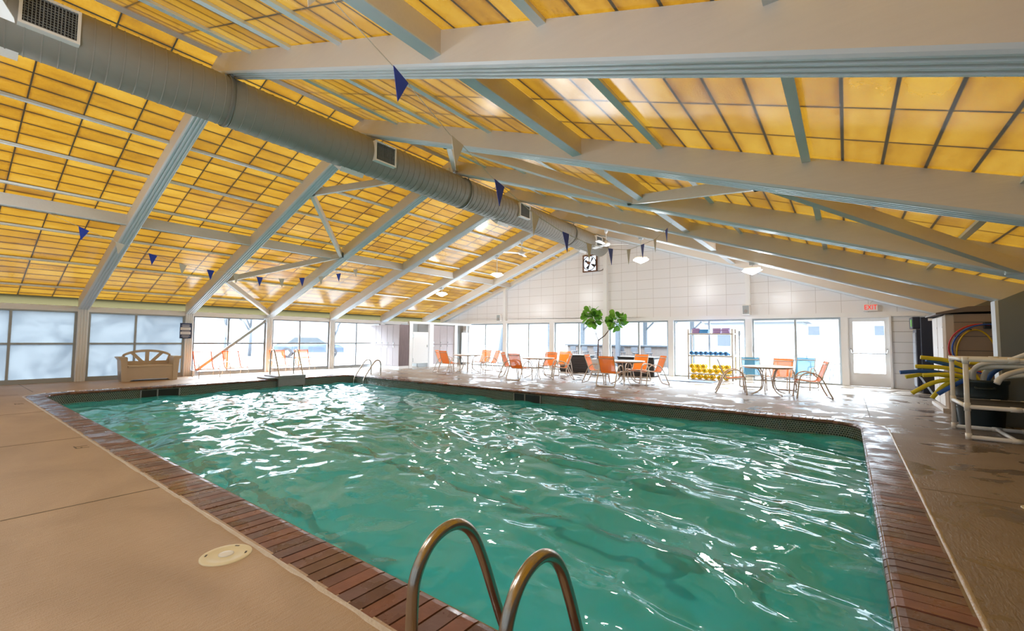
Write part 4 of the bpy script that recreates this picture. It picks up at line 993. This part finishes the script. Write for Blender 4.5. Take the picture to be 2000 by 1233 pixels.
m = MB(); m.bbox((-4.9, 14.75, .001), (-3.35, 15.45, .018), .006); tag(m.build('floor_mat', 'mat_blue'), 'dark blue rubber mat on the deck before the float rack', 'mat')
t = thing('potted_fig', 'tall fiddle-leaf fig in a pale planter by the end windows', 'plant', (-7.50, 15.45, 0))
m = MB(); m.loft([[(-.22, -.2, .1), (.22, -.2, .1), (.22, .2, .1), (-.22, .2, .1)], [(-.24, -.22, .6), (.24, -.22, .6), (.24, .22, .6), (-.24, .22, .6)], [(-.20, -.18, .6), (.20, -.18, .6), (.20, .18, .6), (-.20, .18, .6)], [(-.20, -.18, .55), (.20, -.18, .55), (.20, .18, .55), (-.20, .18, .55)]]); p_ = m.build('planter', 'pot', t)
m = MB(); m.box((-.19, -.17, .54), (.19, .17, .56)); m.build('soil', 'soil', t)
m = MB(); m.bbox((-.30, -.24, .06), (.30, .24, .10), .008); dl = m.build('dolly', 'pot', t)
for sx in (-1, 1):
    for sy in (-1, 1): m = MB(); m.lathe([(.03, -.015), (.03, .015)], (sx*.24, sy*.18, .03), 14, 'x'); m.build('castor', 'black', dl)
m = MB(); m.tube(smooth_path([(-.05, 0, .55), (-.04, 0, .9), (-.03, .0, 1.30)], 1), [.022]*6+[.02]*0, 8) if False else m.tube([(-.05, 0, .55), (-.045, 0, .9), (-.03, .0, 1.31)], [.030, .027, .025], 8)
m.tube([(-.03, 0, 1.30), (-.12, 0, 1.50), (-.24, .02, 1.78), (-.28, .03, 2.1)], [.012, .009, .008, .006], 7); m.tube([(-.12, 0, 1.5), (-.14, .02, 1.78), (-.18, 0, 2.2)], [.009, .007, .005], 7)
m.tube([(-.03, 0, 1.30), (.22, .02, 1.48), (.45, .03, 1.76), (.62, .03, 2.0)], [.024, .020, .016, .012], 8); m.build('trunk', 'bark', t)
def leaf(m, base, dirv, L, w):
    d = Vector(dirv).normalized(); sd = d.cross(Vector((random.uniform(-1, 1), random.uniform(-1, 1), random.uniform(-1, 1)))).normalized(); nn = sd.cross(d)
    pr = [(0, .06), (.12, .42), (.35, .78), (.62, 1.0), (.85, .86), (.96, .5), (1, .15)]; o = len(m.v)
    for i, (a, b) in enumerate(pr):
        c = Vector(base)+d*L*a-nn*L*.28*a*a
        for s in (-1, 0, 1): m.v.append(tuple(c+sd*w/2*b*s+nn*(.0 if s == 0 else .02)))
    for i in range(len(pr)-1):
        for j in (0, 1): m.f.append((o+i*3+j, o+i*3+j+1, o+(i+1)*3+j+1, o+(i+1)*3+j)); m.sm.append(True)
for nm, cen, rad_, cnt in (('leaf_crown', (-.27, 0, 2.18), (.34, .30, .40), 60), ('leaf_crown', (.70, 0, 2.03), (.36, .30, .28), 52)):
    m = MB()
    for i in range(cnt):
        a = random.uniform(0, 2*PI); e = random.uniform(-1, 1); q = math.sqrt(1-e*e); rr0 = random.uniform(.25, .8)
        dv = Vector((q*math.cos(a), q*math.sin(a), e)); b = Vector(cen)+Vector((dv.x*rad_[0], dv.y*rad_[1], dv.z*rad_[2]))*rr0
        leaf(m, b, dv+Vector((random.uniform(-.6, .6), random.uniform(-.6, .6), random.uniform(-.8, .3))), random.uniform(.20, .28), random.uniform(.17, .23))
    m.build(nm, 'leaf', t)

# ------------------------------------------------------------------ float rack with its floats
RX0, RX1, RY0, RY1 = -4.40, -3.00, 16.05, 16.55
t = thing('float_rack', 'white pipe rack of pool floats before the end windows', 'rack', (0, 0, 0))
m = MB(); pr_ = .026
for x in (RX0, RX1):
    for y in (RY0, RY1): m = MB(); m.cyl((x, y, 0), (x, y, 1.72), pr_, 10); m.build('upright', 'pvc_cream_shaded', t)
for z, nm in ((1.55, 'top shelf'), (.80, 'middle'), (.185, 'bottom')):
    m = MB()
    for y in (RY0, RY1): m.cyl((RX0, y, z), (RX1, y, z), pr_, 10)
    for x in (RX0, RX1): m.cyl((x, RY0, z), (x, RY1, z), pr_, 10)
    for q in np.linspace(RX0+.2, RX1-.2, 5): m.cyl((q, RY0, z), (q, RY1, z), .016, 8)
    m.build('shelf', 'pvc_cream_shaded', t)
m = MB(); m.tube([(RX1+.12, RY1+.03, .02), (RX1+.12, RY1+.03, 1.66)], .02, 8); m.lathe([(.03, 1.5), (.04, 1.56), (.03, 1.66)], (RX1+.12, RY1+.03, 0), 10)
tag(m.build('rescue_pole', 'alu'), 'grey pole standing against the right end of the float rack', 'pole')
def dumbbell(name, lab, cat, grp, r_, L, mat, spot, sides=8):
    t = thing(name, lab, cat, group=grp)
    for s in (-1, 1):
        m = MB(); h0 = s*L/2; h1 = s*(L/2-.085)
        m.lathe([(r_*.8, h0), (r_, h0-s*.012), (r_, h1), (r_*.8, h1-s*.005)], n=sides*3 if sides > 5 else 12, axis='y', smooth=False); e = m.build('foam_end', mat, t)
        m = MB(); m.lathe([(.018, h0+s*.002), (.018, h0-s*.01)], n=10, axis='y'); m.build('end_cap', 'black', e)
    m = MB(); m.cyl((0, -L/2+.08, 0), (0, L/2-.08, 0), .015, 8); m.build('handle', mat, t)
    return t
yd = None; cnt = 0; ordw = ['first', 'second', 'third', 'fourth', 'fifth', 'sixth', 'seventh']
def ycopy(x, z, lab):
    global yd
    if yd is None: yd = dumbbell('foam_dumbbell', lab, 'dumbbell', 'yellow foam dumbbells on the rack', .078, .34, 'yellow', True); yd.location = (x, RY0+.18, z)
    else: dup(yd, lab, (x, RY0+.18+random.uniform(-.01, .01), z))
for row, (z, nn, x0) in enumerate(((.080, 6, RX0+.13), (.291, 7, RX0+.145), (.436, 7, RX0+.10))):
    for i in range(nn):
        if row == 2 and i == 3: continue
        x = x0+i*(.205 if row == 0 else .1865)
        if row == 0 and i >= 4: x += .03
        ycopy(x, z+.004*random.random(), 'yellow foam dumbbell, %s from left in the %s row' % (ordw[i], ('bottom', 'middle', 'top')[row]))
bd = None
for i in range(8):
    x = RX0+.10+i*.156; lab = 'blue foam roller with dark end, %s from left on the middle shelf' % (ordw+['eighth'])[i]
    if bd is None:
        bd = thing('foam_roller', lab, 'roller', (x, RY0+.16, .80+.026+.068), group='blue foam rollers on the rack')
        m = MB(); m.lathe([(.060, -.16), (.068, -.15), (.068, .15), (.060, .16)], n=20, axis='y'); m.build('roller_body', 'blue', bd)
        m = MB(); m.prism([(-.038, .028), (.038, .028), (.0, -.042)], -.166, -.158, 'y'); m.build('dark_triangle', 'sign_navy', bd)
    else:
        c = dup(bd, lab, (x, RY0+.16, .894)); c.rotation_euler = (0, random.uniform(-.5, .5), 0)
m = MB(); m.prism([(-.03, 0), (.04, .03), (-.02, .07)], -.1, .1, 'y'); o = m.build('foam_wedge', 'blue'); o.location = (RX1-.10, RY0+.16, .827); tag(o, 'small blue foam wedge at the right end of the middle shelf', 'float')
def board(x, z, w, mat, lab, th=.028):
    m = MB(); m.loft([[(-w/2, -.18, 0), (w/2, -.18, 0), (w/2-.02, .12, 0), (w/4, .2, 0), (-w/4, .2, 0), (-w/2+.02, .12, 0)], [(-w/2, -.18, th), (w/2, -.18, th), (w/2-.02, .12, th), (w/4, .2, th), (-w/4, .2, th), (-w/2+.02, .12, th)]])
    o = m.build('kickboard', mat); o.location = (x, RY0+.22, z); o.rotation_euler = (0, 0, random.uniform(-.06, .06)); tag(o, lab, 'kickboard', 'kickboards stacked on the rack')
pos5 = ['lowest', 'second up', 'third up', 'fourth up', 'topmost']
for sx, cnt_, w, m_, nm in ((RX0+.24, 5, .22, 'p', 'left purple'), (RX0+.50, 4, .27, 'b', 'blue'), (RX0+.91, 5, .24, 'p', 'centre-right purple'), (RX0+1.18, 5, .24, 'p', 'rightmost purple')):
    for i in range(cnt_):
        board(sx+random.uniform(-.012, .012), 1.577+i*.034, w, ('blue' if m_ == 'b' else ('purple' if i % 2 == 0 else 'purple_pale')), '%s kickboard, %s in the %s stack on the rack top' % ('blue' if m_ == 'b' else 'purple', pos5[i], nm), .030)

# ------------------------------------------------------------------ right corner: fridge, tubs, shed, hoops, bin, noodles, pipe rack
t = thing('drinks_cooler', 'tall black cooler cabinet with glass door by the exit', 'cooler', (0, 0, 0))
m = MB(); m.bbox((1.55, 15.55, .02), (2.3, 16.35, 1.98), .015); m.build('cabinet', 'fridge', t)
m = MB(); m.bbox((1.40, 15.60, 1.68), (1.56, 16.30, 1.99), .015); m.build('light_box', 'fridge', t)
m = MB(); m.box((1.47, 15.60, .06), (1.55, 16.30, 1.66)); d = m.build('door_leaf', 'fridge', t)
m = MB(); m.box((1.455, 15.66, .16), (1.468, 16.24, 1.58)); m.build('door_glass', 'fridge_glass', d)
m = MB(); m.box((1.70, 15.535, 1.88), (1.86, 15.552, 1.94)); m.build('paper_label', 'sign_white', t)
m = MB(); m.box((1.388, 15.64, 1.74), (1.402, 15.9, 1.92)); m.build('lit_sticker', 'toy_green', t)
# toy tub
t = thing('toy_tub', 'dark tapered tub full of pool toys beside the cooler', 'tub', (1.88, 14.35, 0))
m = MB(); m.loft([[(-.22, -.3, 0), (.3, -.3, 0), (.3, .3, 0), (-.22, .3, 0)], [(-.50, -.36, .52), (.36, -.36, .52), (.36, .36, .52), (-.50, .36, .52)]], cap=True); m.build('tub_body', 'deckbox', t)
m = MB(); m.box((-.52, -.38, .51), (.38, .38, .545)); m.build('tub_rim', 'deckbox', t)
def blob(name, mat, c, rr_, lab, cat):
    m = MB(); m.lathe([(rr_*math.sin(PI*i/8)+.001, -rr_*math.cos(PI*i/8)) for i in range(9)], (0, 0, 0), 14); m.tube([(0, 0, rr_*.9), (0, 0, rr_*1.15)], .012, 6); o = m.build(name, mat); o.location = c; return tag(o, lab, cat)
blob('toy_ball', 'toy_red', (1.72, 14.15, .545+.11), .11, 'red toy ball in the tub by the cooler', 'ball'); blob('toy_ball', 'toy_teal', (1.95, 14.12, .545+.10), .10, 'teal toy ball in the tub beside the red ball', 'ball')
t = thing('toy_fish', 'lime green inflatable toy standing in the tub between cooler and shed', 'toy', (1.98, 14.32, 0))
m = MB(); m.tube(smooth_path([(-.12, 0, 1.52), (0, 0, 1.5), (.03, 0, 1.35), (.0, 0, 1.15), (.06, 0, 1.0), (.0, 0, .85), (.0, 0, .55)], 2), 
    .035, 8); m.build('toy_body', 'toy_green', t)
m = MB(); m.tube([(.16*math.cos(a*PI/10), 0, .80+.16*math.sin(a*PI/10)) for a in range(20)], .012, 6, closed=True); m.build('toy_ring', 'dark', t)
# shed
t = thing('storage_shed', 'tall tan resin storage shed with brown panelled side', 'shed')
sx0, sx1, sy0, sy1 = 1.50, 2.66, 11.85, 13.15
m = MB(); m.box((sx0+.10, sy0, .04), (sx1, sy1, 1.86)); m.build('shed_body', 'shed_side', t)
m = MB()
for z in (.35, .62, .89, 1.16, 1.43, 1.70): m.box((sx0+.16, sy0-.004, z), (sx1-.03, sy0+.004, z+.012))
m.build('side_grooves', 'shed_roof', t)
m = MB(); m.bbox((sx0+.02, sy0-.012, .04), (sx0+.17, sy0+.07, 1.86), .02); m.build('corner_post', 'shed_door', t)
for a, b, nm in ((sy0+.02, (sy0+sy1)/2-.012, ''), ((sy0+sy1)/2+.012, sy1, '')):
    m = MB(); m.bbox((sx0, a, .08), (sx0+.11, b, 1.84), .02); d = m.build('shed_door', 'shed_door', t)
    for z in (.3, .75, 1.2, 1.6):
        m = MB(); m.box((sx0-.006, a+.04, z), (sx0+.002, a+.12, z+.03)); m.build('hinge', 'sign_white', d)
m = MB(); m.box((sx0-.05, sy0-.05, 0), (sx1, sy1+.03, .06)); m.build('shed_base', 'shed_door', t)
m = MB(); m.loft([[(sx0-.10, y, 1.86), (sx0-.10, y, 1.89), (sx0+.35, y, 2.0), (sx1, y, 2.02), (sx1, y, 1.90), (sx0+.30, y, 1.90)] for y in (sy0-.08, sy1+.06)]); m.build('shed_lid', 'shed_roof', t)
m = MB(); m.bbox((2.04, sy0-.10, 1.58), (2.18, sy0-.005, 1.70), .01); m.tube([(1.86, sy0-.02, 1.58), (1.86, sy0-.16, 1.56)], .012, 6); m.build('hoop_hook', 'black', t)
def hoop(c, rx, rz, tilt, mat, lab):
    m = MB(); m.tube([(rx*math.cos(a*PI/24), .03*math.sin(a*PI/12)+tilt*math.sin(a*PI/24), rz*math.sin(a*PI/24)) for a in range(48)], .0135, 8, closed=True)
    o = m.build('hula_hoop', mat); o.location = c; tag(o, lab, 'hoop', 'plastic hoops hung on the shed')
hoop((2.09, sy0-.145, 1.20), .49, .46, .02, 'hoop_blue', 'blue plastic hoop hanging outermost on the shed')
hoop((1.99, sy0-.085, 1.22), .43, .44, -.02, 'hoop_red', 'red plastic hoop hanging behind the blue hoop')
hoop((1.93, sy0-.040, 1.10), .26, .46, .0, 'hoop_yellow', 'yellow plastic hoop seen edgewise behind the other hoops')
# trash bin holding noodles
BC = (1.66, 10.02)
t = thing('noodle_bin', 'dark green plastic bin stuffed with foam noodles', 'bin', (BC[0], BC[1], 0))
m = MB(); m.lathe([(.235, 0), (.25, .02), (.285, .46), (.30, .47), (.30, .50), (.305, .68), (.32, .69), (.325, .73), (.315, .745), (.295, .745), (.285, .70), (.24, .04), (.01, .04)], n=36); m.build('bin_body', 'bin_green', t)
m = MB(); m.tube(smooth_path([(-.10, -.325, .64), (-.10, -.37, .62), (.10, -.37, .62), (.10, -.325, .64)], 1), .016, 8); m.build('bin_handle', 'bin_green', t)
t = thing('storage_tote', 'narrow grey-blue tote standing behind the noodle bin', 'tote', (1.56, 10.55, 0)); m = MB(); m.bbox((-.13, -.16, 0), (.12, .16, .62), .02); m.build('tote_body', 'bin_green', t); m = MB(); m.bbox((-.15, -.18, .60), (.14, .18, .66), .01); m.build('tote_rim', 'deckbox', t)
def noodle(pts, mat, lab, rad=.032):
    P = smooth_path(pts, 2); m = MB(); nn = 12
    m.tube(P, rad, nn); e = m.build('pool_noodle', mat); tag(e, lab, 'noodle', 'foam pool noodles in and over the bin'); return e
b = BC
def N3(px, pz, dy=0): return (px, b[1]+dy, pz)
base = (b[0], b[1], .30)
nd = [('yellow', [(1.72, 9.98, .45), (1.60, 9.95, .85), (1.35, 9.9, 1.03), (.97, 9.88, 1.07)], 'yellow noodle highest of those leaning left'),
      ('blue', [(1.68, 10.05, .45), (1.58, 10.05, .82), (1.40, 10.05, .93), (1.05, 10.0, 1.03)], 'blue noodle just under the highest yellow one'),
      ('yellow', [(1.78, 10.0, .40), (1.62, 9.9, .80), (1.30, 9.86, .92), (.90, 9.85, .92)], 'long straight yellow noodle pointing left'),
      ('blue', [(1.62, 10.12, .40), (1.50, 10.12, .76), (1.1, 10.1, .85), (.72, 10.05, .80)], 'blue noodle reaching farthest left'),
      ('yellow', [(1.60, 10.20, .40), (1.46, 10.2, .74), (1.1, 10.2, .80), (.80, 10.15, .72)], 'yellow noodle lying beneath the farthest blue one'),
      ('yellow', [(1.66, 9.92, .40), (1.52, 9.86, .76), (1.30, 9.8, .82), (.98, 9.78, .78)], 'short yellow noodle in the middle of the left bunch'),
      ('yellow', [(1.60, 9.95, .40), (1.44, 9.85, .74), (1.12, 9.8, .70), (.84, 9.8, .48)], 'yellow noodle drooping lowest on the left'),
      ('yellow', [(1.58, 10.02, .40), (1.46, 9.92, .76), (1.24, 9.82, .66), (1.08, 9.80, .42)], 'yellow noodle drooping beside the shed door'),
      ('blue', [(1.66, 9.90, .40), (1.52, 9.78, .78), (1.34, 9.72, .66), (1.14, 9.70, .50)], 'blue noodle drooping towards the pipe rack post'),
      ('yellow', [(1.80, 10.10, .40), (1.76, 10.12, .80), (1.70, 10.14, .98), (1.58, 10.15, 1.0)], 'stubby pale yellow noodle end above the bin')]
for c_, P, lab in nd: noodle(P, 'noodle_'+c_, lab)
wh = [([(1.70, 10.0, .45), (1.66, 9.82, .82), (1.74, 9.66, .96), (2.0, 9.5, 1.12), (2.12, 9.42, 1.2)], 'white noodle rising right over the rack with a blunt end'),
      ([(1.56, 10.0, .45), (1.50, 9.85, .82), (1.60, 9.7, .94), (1.95, 9.5, .98), (2.5, 9.3, .96)], 'white noodle arching low over the bin rim'),
      ([(1.78, 9.95, .5), (1.80, 9.80, .78), (1.95, 9.6, .84), (2.3, 9.4, .88), (2.6, 9.3, .86)], 'white noodle curving away to the right behind the rack'),
      ([(1.62, 9.96, .5), (1.54, 9.8, .85), (1.60, 9.62, 1.0), (1.85, 9.5, 1.04), (2.4, 9.35, 1.02)], 'white noodle lying across the rack rails'),
      ([(2.6, 9.2, 1.04), (2.1, 9.0, 1.0), (1.78, 8.85, .92), (1.66, 8.82, .84), (1.62, 8.80, .76)], 'white noodle hanging down between the rack posts')]
for P, lab in wh: noodle(P, 'noodle_white', lab, .034)
noodle([(1.74, 10.12, .45), (1.76, 10.1, .8), (1.95, 10.0, .98), (2.2, 9.75, 1.05)], 'noodle_blue', 'blue noodle behind the white ones', .032)
# pipe rack
t = thing('pipe_stand', 'white pipe stand with a black mesh shelf at the right edge', 'rack')
ax, ay0, ay1, ax1 = 1.30, 8.62, 9.62, 2.60; pr_ = .028
for x, y in ((ax, ay0), (ax, ay1), (ax1, ay0), (ax1, ay1)):
    m = MB(); m.cyl((x, y, 0), (x, y, 1.10), pr_, 14)
    for z in (.03, .44, 1.08): m.cyl((x, y, max(0, z-.055)), (x, y, z+.055 if z < 1 else 1.115), pr_+.006, 14)
    m.build('upright', 'pvc', t)
for z in (.032, .44, 1.08):
    m = MB()
    for y in (ay0, ay1): m.cyl((ax, y, z), (ax1, y, z), pr_, 14)
    if z > .1:
        for x in (ax, ax1): m.cyl((x, ay0, z), (x, ay1, z), pr_, 14)
    else: m.cyl((1.75, ay0, z), (1.75, ay1, z), pr_*.9, 12)
    for xx in (1.75, 2.05): 
        for y in (ay0, ay1): m.cyl((xx-.05, y, z), (xx+.05, y, z), pr_+.006, 14)
    m.build('rail_frame', 'pvc', t)
m = MB(); m.box((ax+.03, ay0+.03, .455), (ax1-.03, ay1-.03, .467)); m.build('mesh_shelf', 'mat_black', t)

# ------------------------------------------------------------------ outdoors
m = MB(); gi = [(XL-.16, YB-.16), (XR+.16, YB-.16), (XR+.16, YE+.16), (XL-.16, YE+.16)]; go = [(-70, -30), (40, -30), (40, 80), (-70, 80)]
m.loft([[(x, y, -.2) for x, y in go], [(x, y, -.06) for x, y in go], [(x, y, -.06) for x, y in gi], [(x, y, -.2) for x, y in gi]], cap=False)
tag(m.build('outdoor_ground', 'ext_ground'), 'pale sunlit paving outside the windows', 'ground')
def car(loc, rz, lab):
    t = thing('parked_car', lab, 'car', loc, rz)
    pr = [(-2.2, .35), (-2.25, .75), (-2.0, .98), (-1.5, 1.02), (-1.0, 1.42), (-.2, 1.5), (.5, 1.42), (1.1, 1.02), (1.9, .88), (2.2, .70), (2.25, .35)]
    m = MB(); m.loft([[(x*(1-.03*abs(s)), s*.86*(1-.12*max(0, z-.9)/.6), z) for x, z in pr] for s in (-1, -.98, 0, .98, 1)]); m.build('car_body', 'car_paint', t)
    for s in (-1, 1):
        m = MB(); y = s*.835; m.loft([[(-1.35, y, 1.02), (-.95, y*.955, 1.36), (.45, y*.955, 1.36), (.95, y, 1.02)], [(-1.35, y+s*.03, 1.02), (-.95, y*.955+s*.03, 1.36), (.45, y*.955+s*.03, 1.36), (.95, y+s*.03, 1.02)]]); m.build('side_window', 'car_glass', t)
        for x in (-1.4, 1.4):
            m = MB(); m.lathe([(.33, -.11), (.34, 0), (.33, .11)], (x, s*.80, .34), 22, 'y'); w = m.build('wheel', 'tyre', t)
            m = MB(); m.lathe([(.2, -.02), (.2, .02), (.05, .03)], (x, s*.92, .34), 5, 'y'); m.build('hubcap', 'chrome', w)
car((-29.8, 16.2, -.06), math.radians(60), 'dark parked car outside the left windows')
def btree(loc, h, lab, seed):
    rnd = random.Random(seed); t = thing('bare_tree', lab, 'tree', loc); m = MB()
    def br(p, d, L, r_, n_):
        q = p+d*L; m.tube([p, p+d*L*.5+Vector((rnd.uniform(-.05, .05), rnd.uniform(-.05, .05), 0))*L, q], [r_, r_*.85, r_*.65], 5)
        if n_:
            for k in range(3):
                dd = (d+Vector((rnd.uniform(-.8, .8), rnd.uniform(-.8, .8), rnd.uniform(-.1, .5)))).normalized(); br(p+d*L*rnd.uniform(.55, 1), dd, L*rnd.uniform(.55, .75), r_*.55, n_-1)
    br(Vector((0, 0, 0)), Vector((0, 0, 1)), h*.35, .13, 4); m.build('branches', 'ext_tree', t)
btree((-30, 11.0, -.06), 6, 'bare tree beyond the parked car', 3); btree((-27.0, 16.2, -.06), 5, 'bare tree outside near the lockers', 8); btree((-34, 14.0, -.06), 8, 'tall bare tree farther out past the car', 12)
# pergola, counter and stools beyond the end wall
t = thing('pergola', 'pale timber pergola on the terrace outside the end windows', 'pergola', (0, 0, -.06))
for x in (-13.8, -9.6, -6.9):
    for y in (22, 26):
        m = MB(); m.box((x-.10, y-.10, 0), (x+.10, y+.10, 2.5)); m.bar((x+.05, y, 2.0), (x+.5, y, 2.45), .08, .08, (0, 1, 0)); m.build('post', 'ext_blue', t)
m = MB(); m.box((-14.2, 21.9, 2.5), (-6.2, 22.1, 2.7)); m.box((-14.2, 25.9, 2.5), (-6.2, 26.1, 2.7))
for i in range(27): m.box((-14.2+i*.3, 21.5, 2.7), (-14.15+i*.3, 26.5, 2.82))
m.build('roof_beams', 'ext_blue', t)
t = thing('outdoor_bar', 'stone-faced bar counter under the outdoor pergola', 'counter', (0, 0, -.06)); m = MB(); m.box((-13.2, 23, 0), (-7.2, 23.5, 1.05)); m.build('bar_front', 'ext_wood', t); m = MB(); m.box((-13.3, 22.85, 1.05), (-7.1, 23.6, 1.12)); m.build('bar_top', 'ext_blue', t)
st = thing('bar_stool', '', 'stool', (-12.4, 22.4, -.06), group='outdoor bar stools')
m = MB(); m.lathe([(.17, .70), (.18, .74), (.001, .75)], n=14); m.build('seat', 'ext_dark', st)
for k in range(4): m = MB(); m.cyl((.12*math.cos(k*PI/2+.8), .12*math.sin(k*PI/2+.8), .71), (.2*math.cos(k*PI/2+.8), .2*math.sin(k*PI/2+.8), 0), .014, 6); m.build('leg', 'ext_dark', st)
m = MB(); m.box((-.17, -.19, .78), (.17, -.16, 1.02)); m.build('backrest', 'ext_dark', st)
for i in range(7):
    lab = 'outdoor bar stool, %s from the left along the counter' % ordw[i]
    if i == 0: st['label'] = lab
    else: dup(st, lab, (-12.4+i*.72, 22.4, -.06))
t = thing('closed_parasol', 'folded pale blue parasol outside the leftmost end windows', 'parasol', (-15.6, 19.8, -.06)); m = MB(); m.lathe([(.28, .7), (.2, 1.2), (.08, 2.0), (.02, 2.2)], n=10, smooth=False); m.build('folded_canopy', 'ext_blue', t); m = MB(); m.cyl((0, 0, 0), (0, 0, 2.3), .03, 8); m.lathe([(.3, 0), (.3, .06), (.05, .1)], n=16); m.build('pole', 'ext_dark', t)
t = thing('neighbour_house', 'low pale gabled building beyond the terrace', 'house', (-9.6, 40, -.06)); m = MB(); m.box((0, 0, 0), (7, 5, 2.9)); m.build('walls', 'ext_ground', t); m = MB(); m.prism([(-.4, 2.9), (7.4, 2.9), (3.5, 4.6)], -.4, 5.4, 'y'); m.build('roof', 'ext_pale', t)
m = MB(); m.box((1, -.03, 1), (2, .0, 2)); m.build('house_window', 'ext_blue', t)
t = thing('neighbour_house', 'long low building far beyond the patio chairs', 'house', (-5, 62, -.06)); m = MB(); m.box((0, 0, 0), (26, 6, 4.2)); m.build('walls', 'ext_ground', t); m = MB(); m.box((-.4, -.4, 4.2), (26.4, 6.4, 4.5)); m.build('roof', 'ext_pale', t)
m = MB()
for i in range(8): m.box((1.5+i*3, -.03, 2.2), (2.6+i*3, 0, 3.2))
m.build('window_row', 'ext_blue', t)
pc = thing('patio_chair', '', 'chair', (0, 0, -.06), group='white wire chairs on the terrace')
m = MB()
for s in (-1, 1): m.tube(smooth_path([(s*.26, .25, 0), (s*.26, .22, .42), (s*.26, .2, .62), (s*.26, -.15, .62), (s*.26, -.3, .85)], 2), .012, 6); m.tube([(s*.26, -.35, 0), (s*.26, -.1, .42)], .012, 6)
m.tube([(-.26, -.3, .85), (.26, -.3, .85)], .012, 6); m.tube([(-.26, .2, .42), (.26, .2, .42)], .012, 6); m.build('wire_frame', 'ext_pale', pc)
m = MB(); m.box((-.24, -.22, .41), (.24, .2, .425)); m.build('seat', 'ext_pale', pc)
labs = ['left', 'second', 'third', 'rightmost']
for i, (x, y, a) in enumerate(((-2.9, 19.2, 1.9), (-1.9, 20.3, .2), (-.9, 20.4, -.2), (-.2, 19.0, 1.4))):
    lab = '%s white wire chair round the terrace table outside' % labs[i]
    if i == 0: pc['label'] = lab; pc.location = (x, y, -.06); pc.rotation_euler = (0, 0, a)
    else: dup(pc, lab, (x, y, -.06), a)
t = thing('patio_table', 'pale terrace table outside the windows behind the rightmost table', 'table', (-1.6, 19.3, -.06)); m = MB(); m.lathe([(.55, .70), (.57, .72), (.55, .735), (.01, .735)], n=28); m.build('table_top', 'ext_pale', t); m = MB(); m.cyl((0, 0, 0), (0, 0, .7), .03, 8); m.lathe([(.28, 0), (.28, .03), (.04, .05)], n=16); m.build('pedestal', 'ext_pale', t)
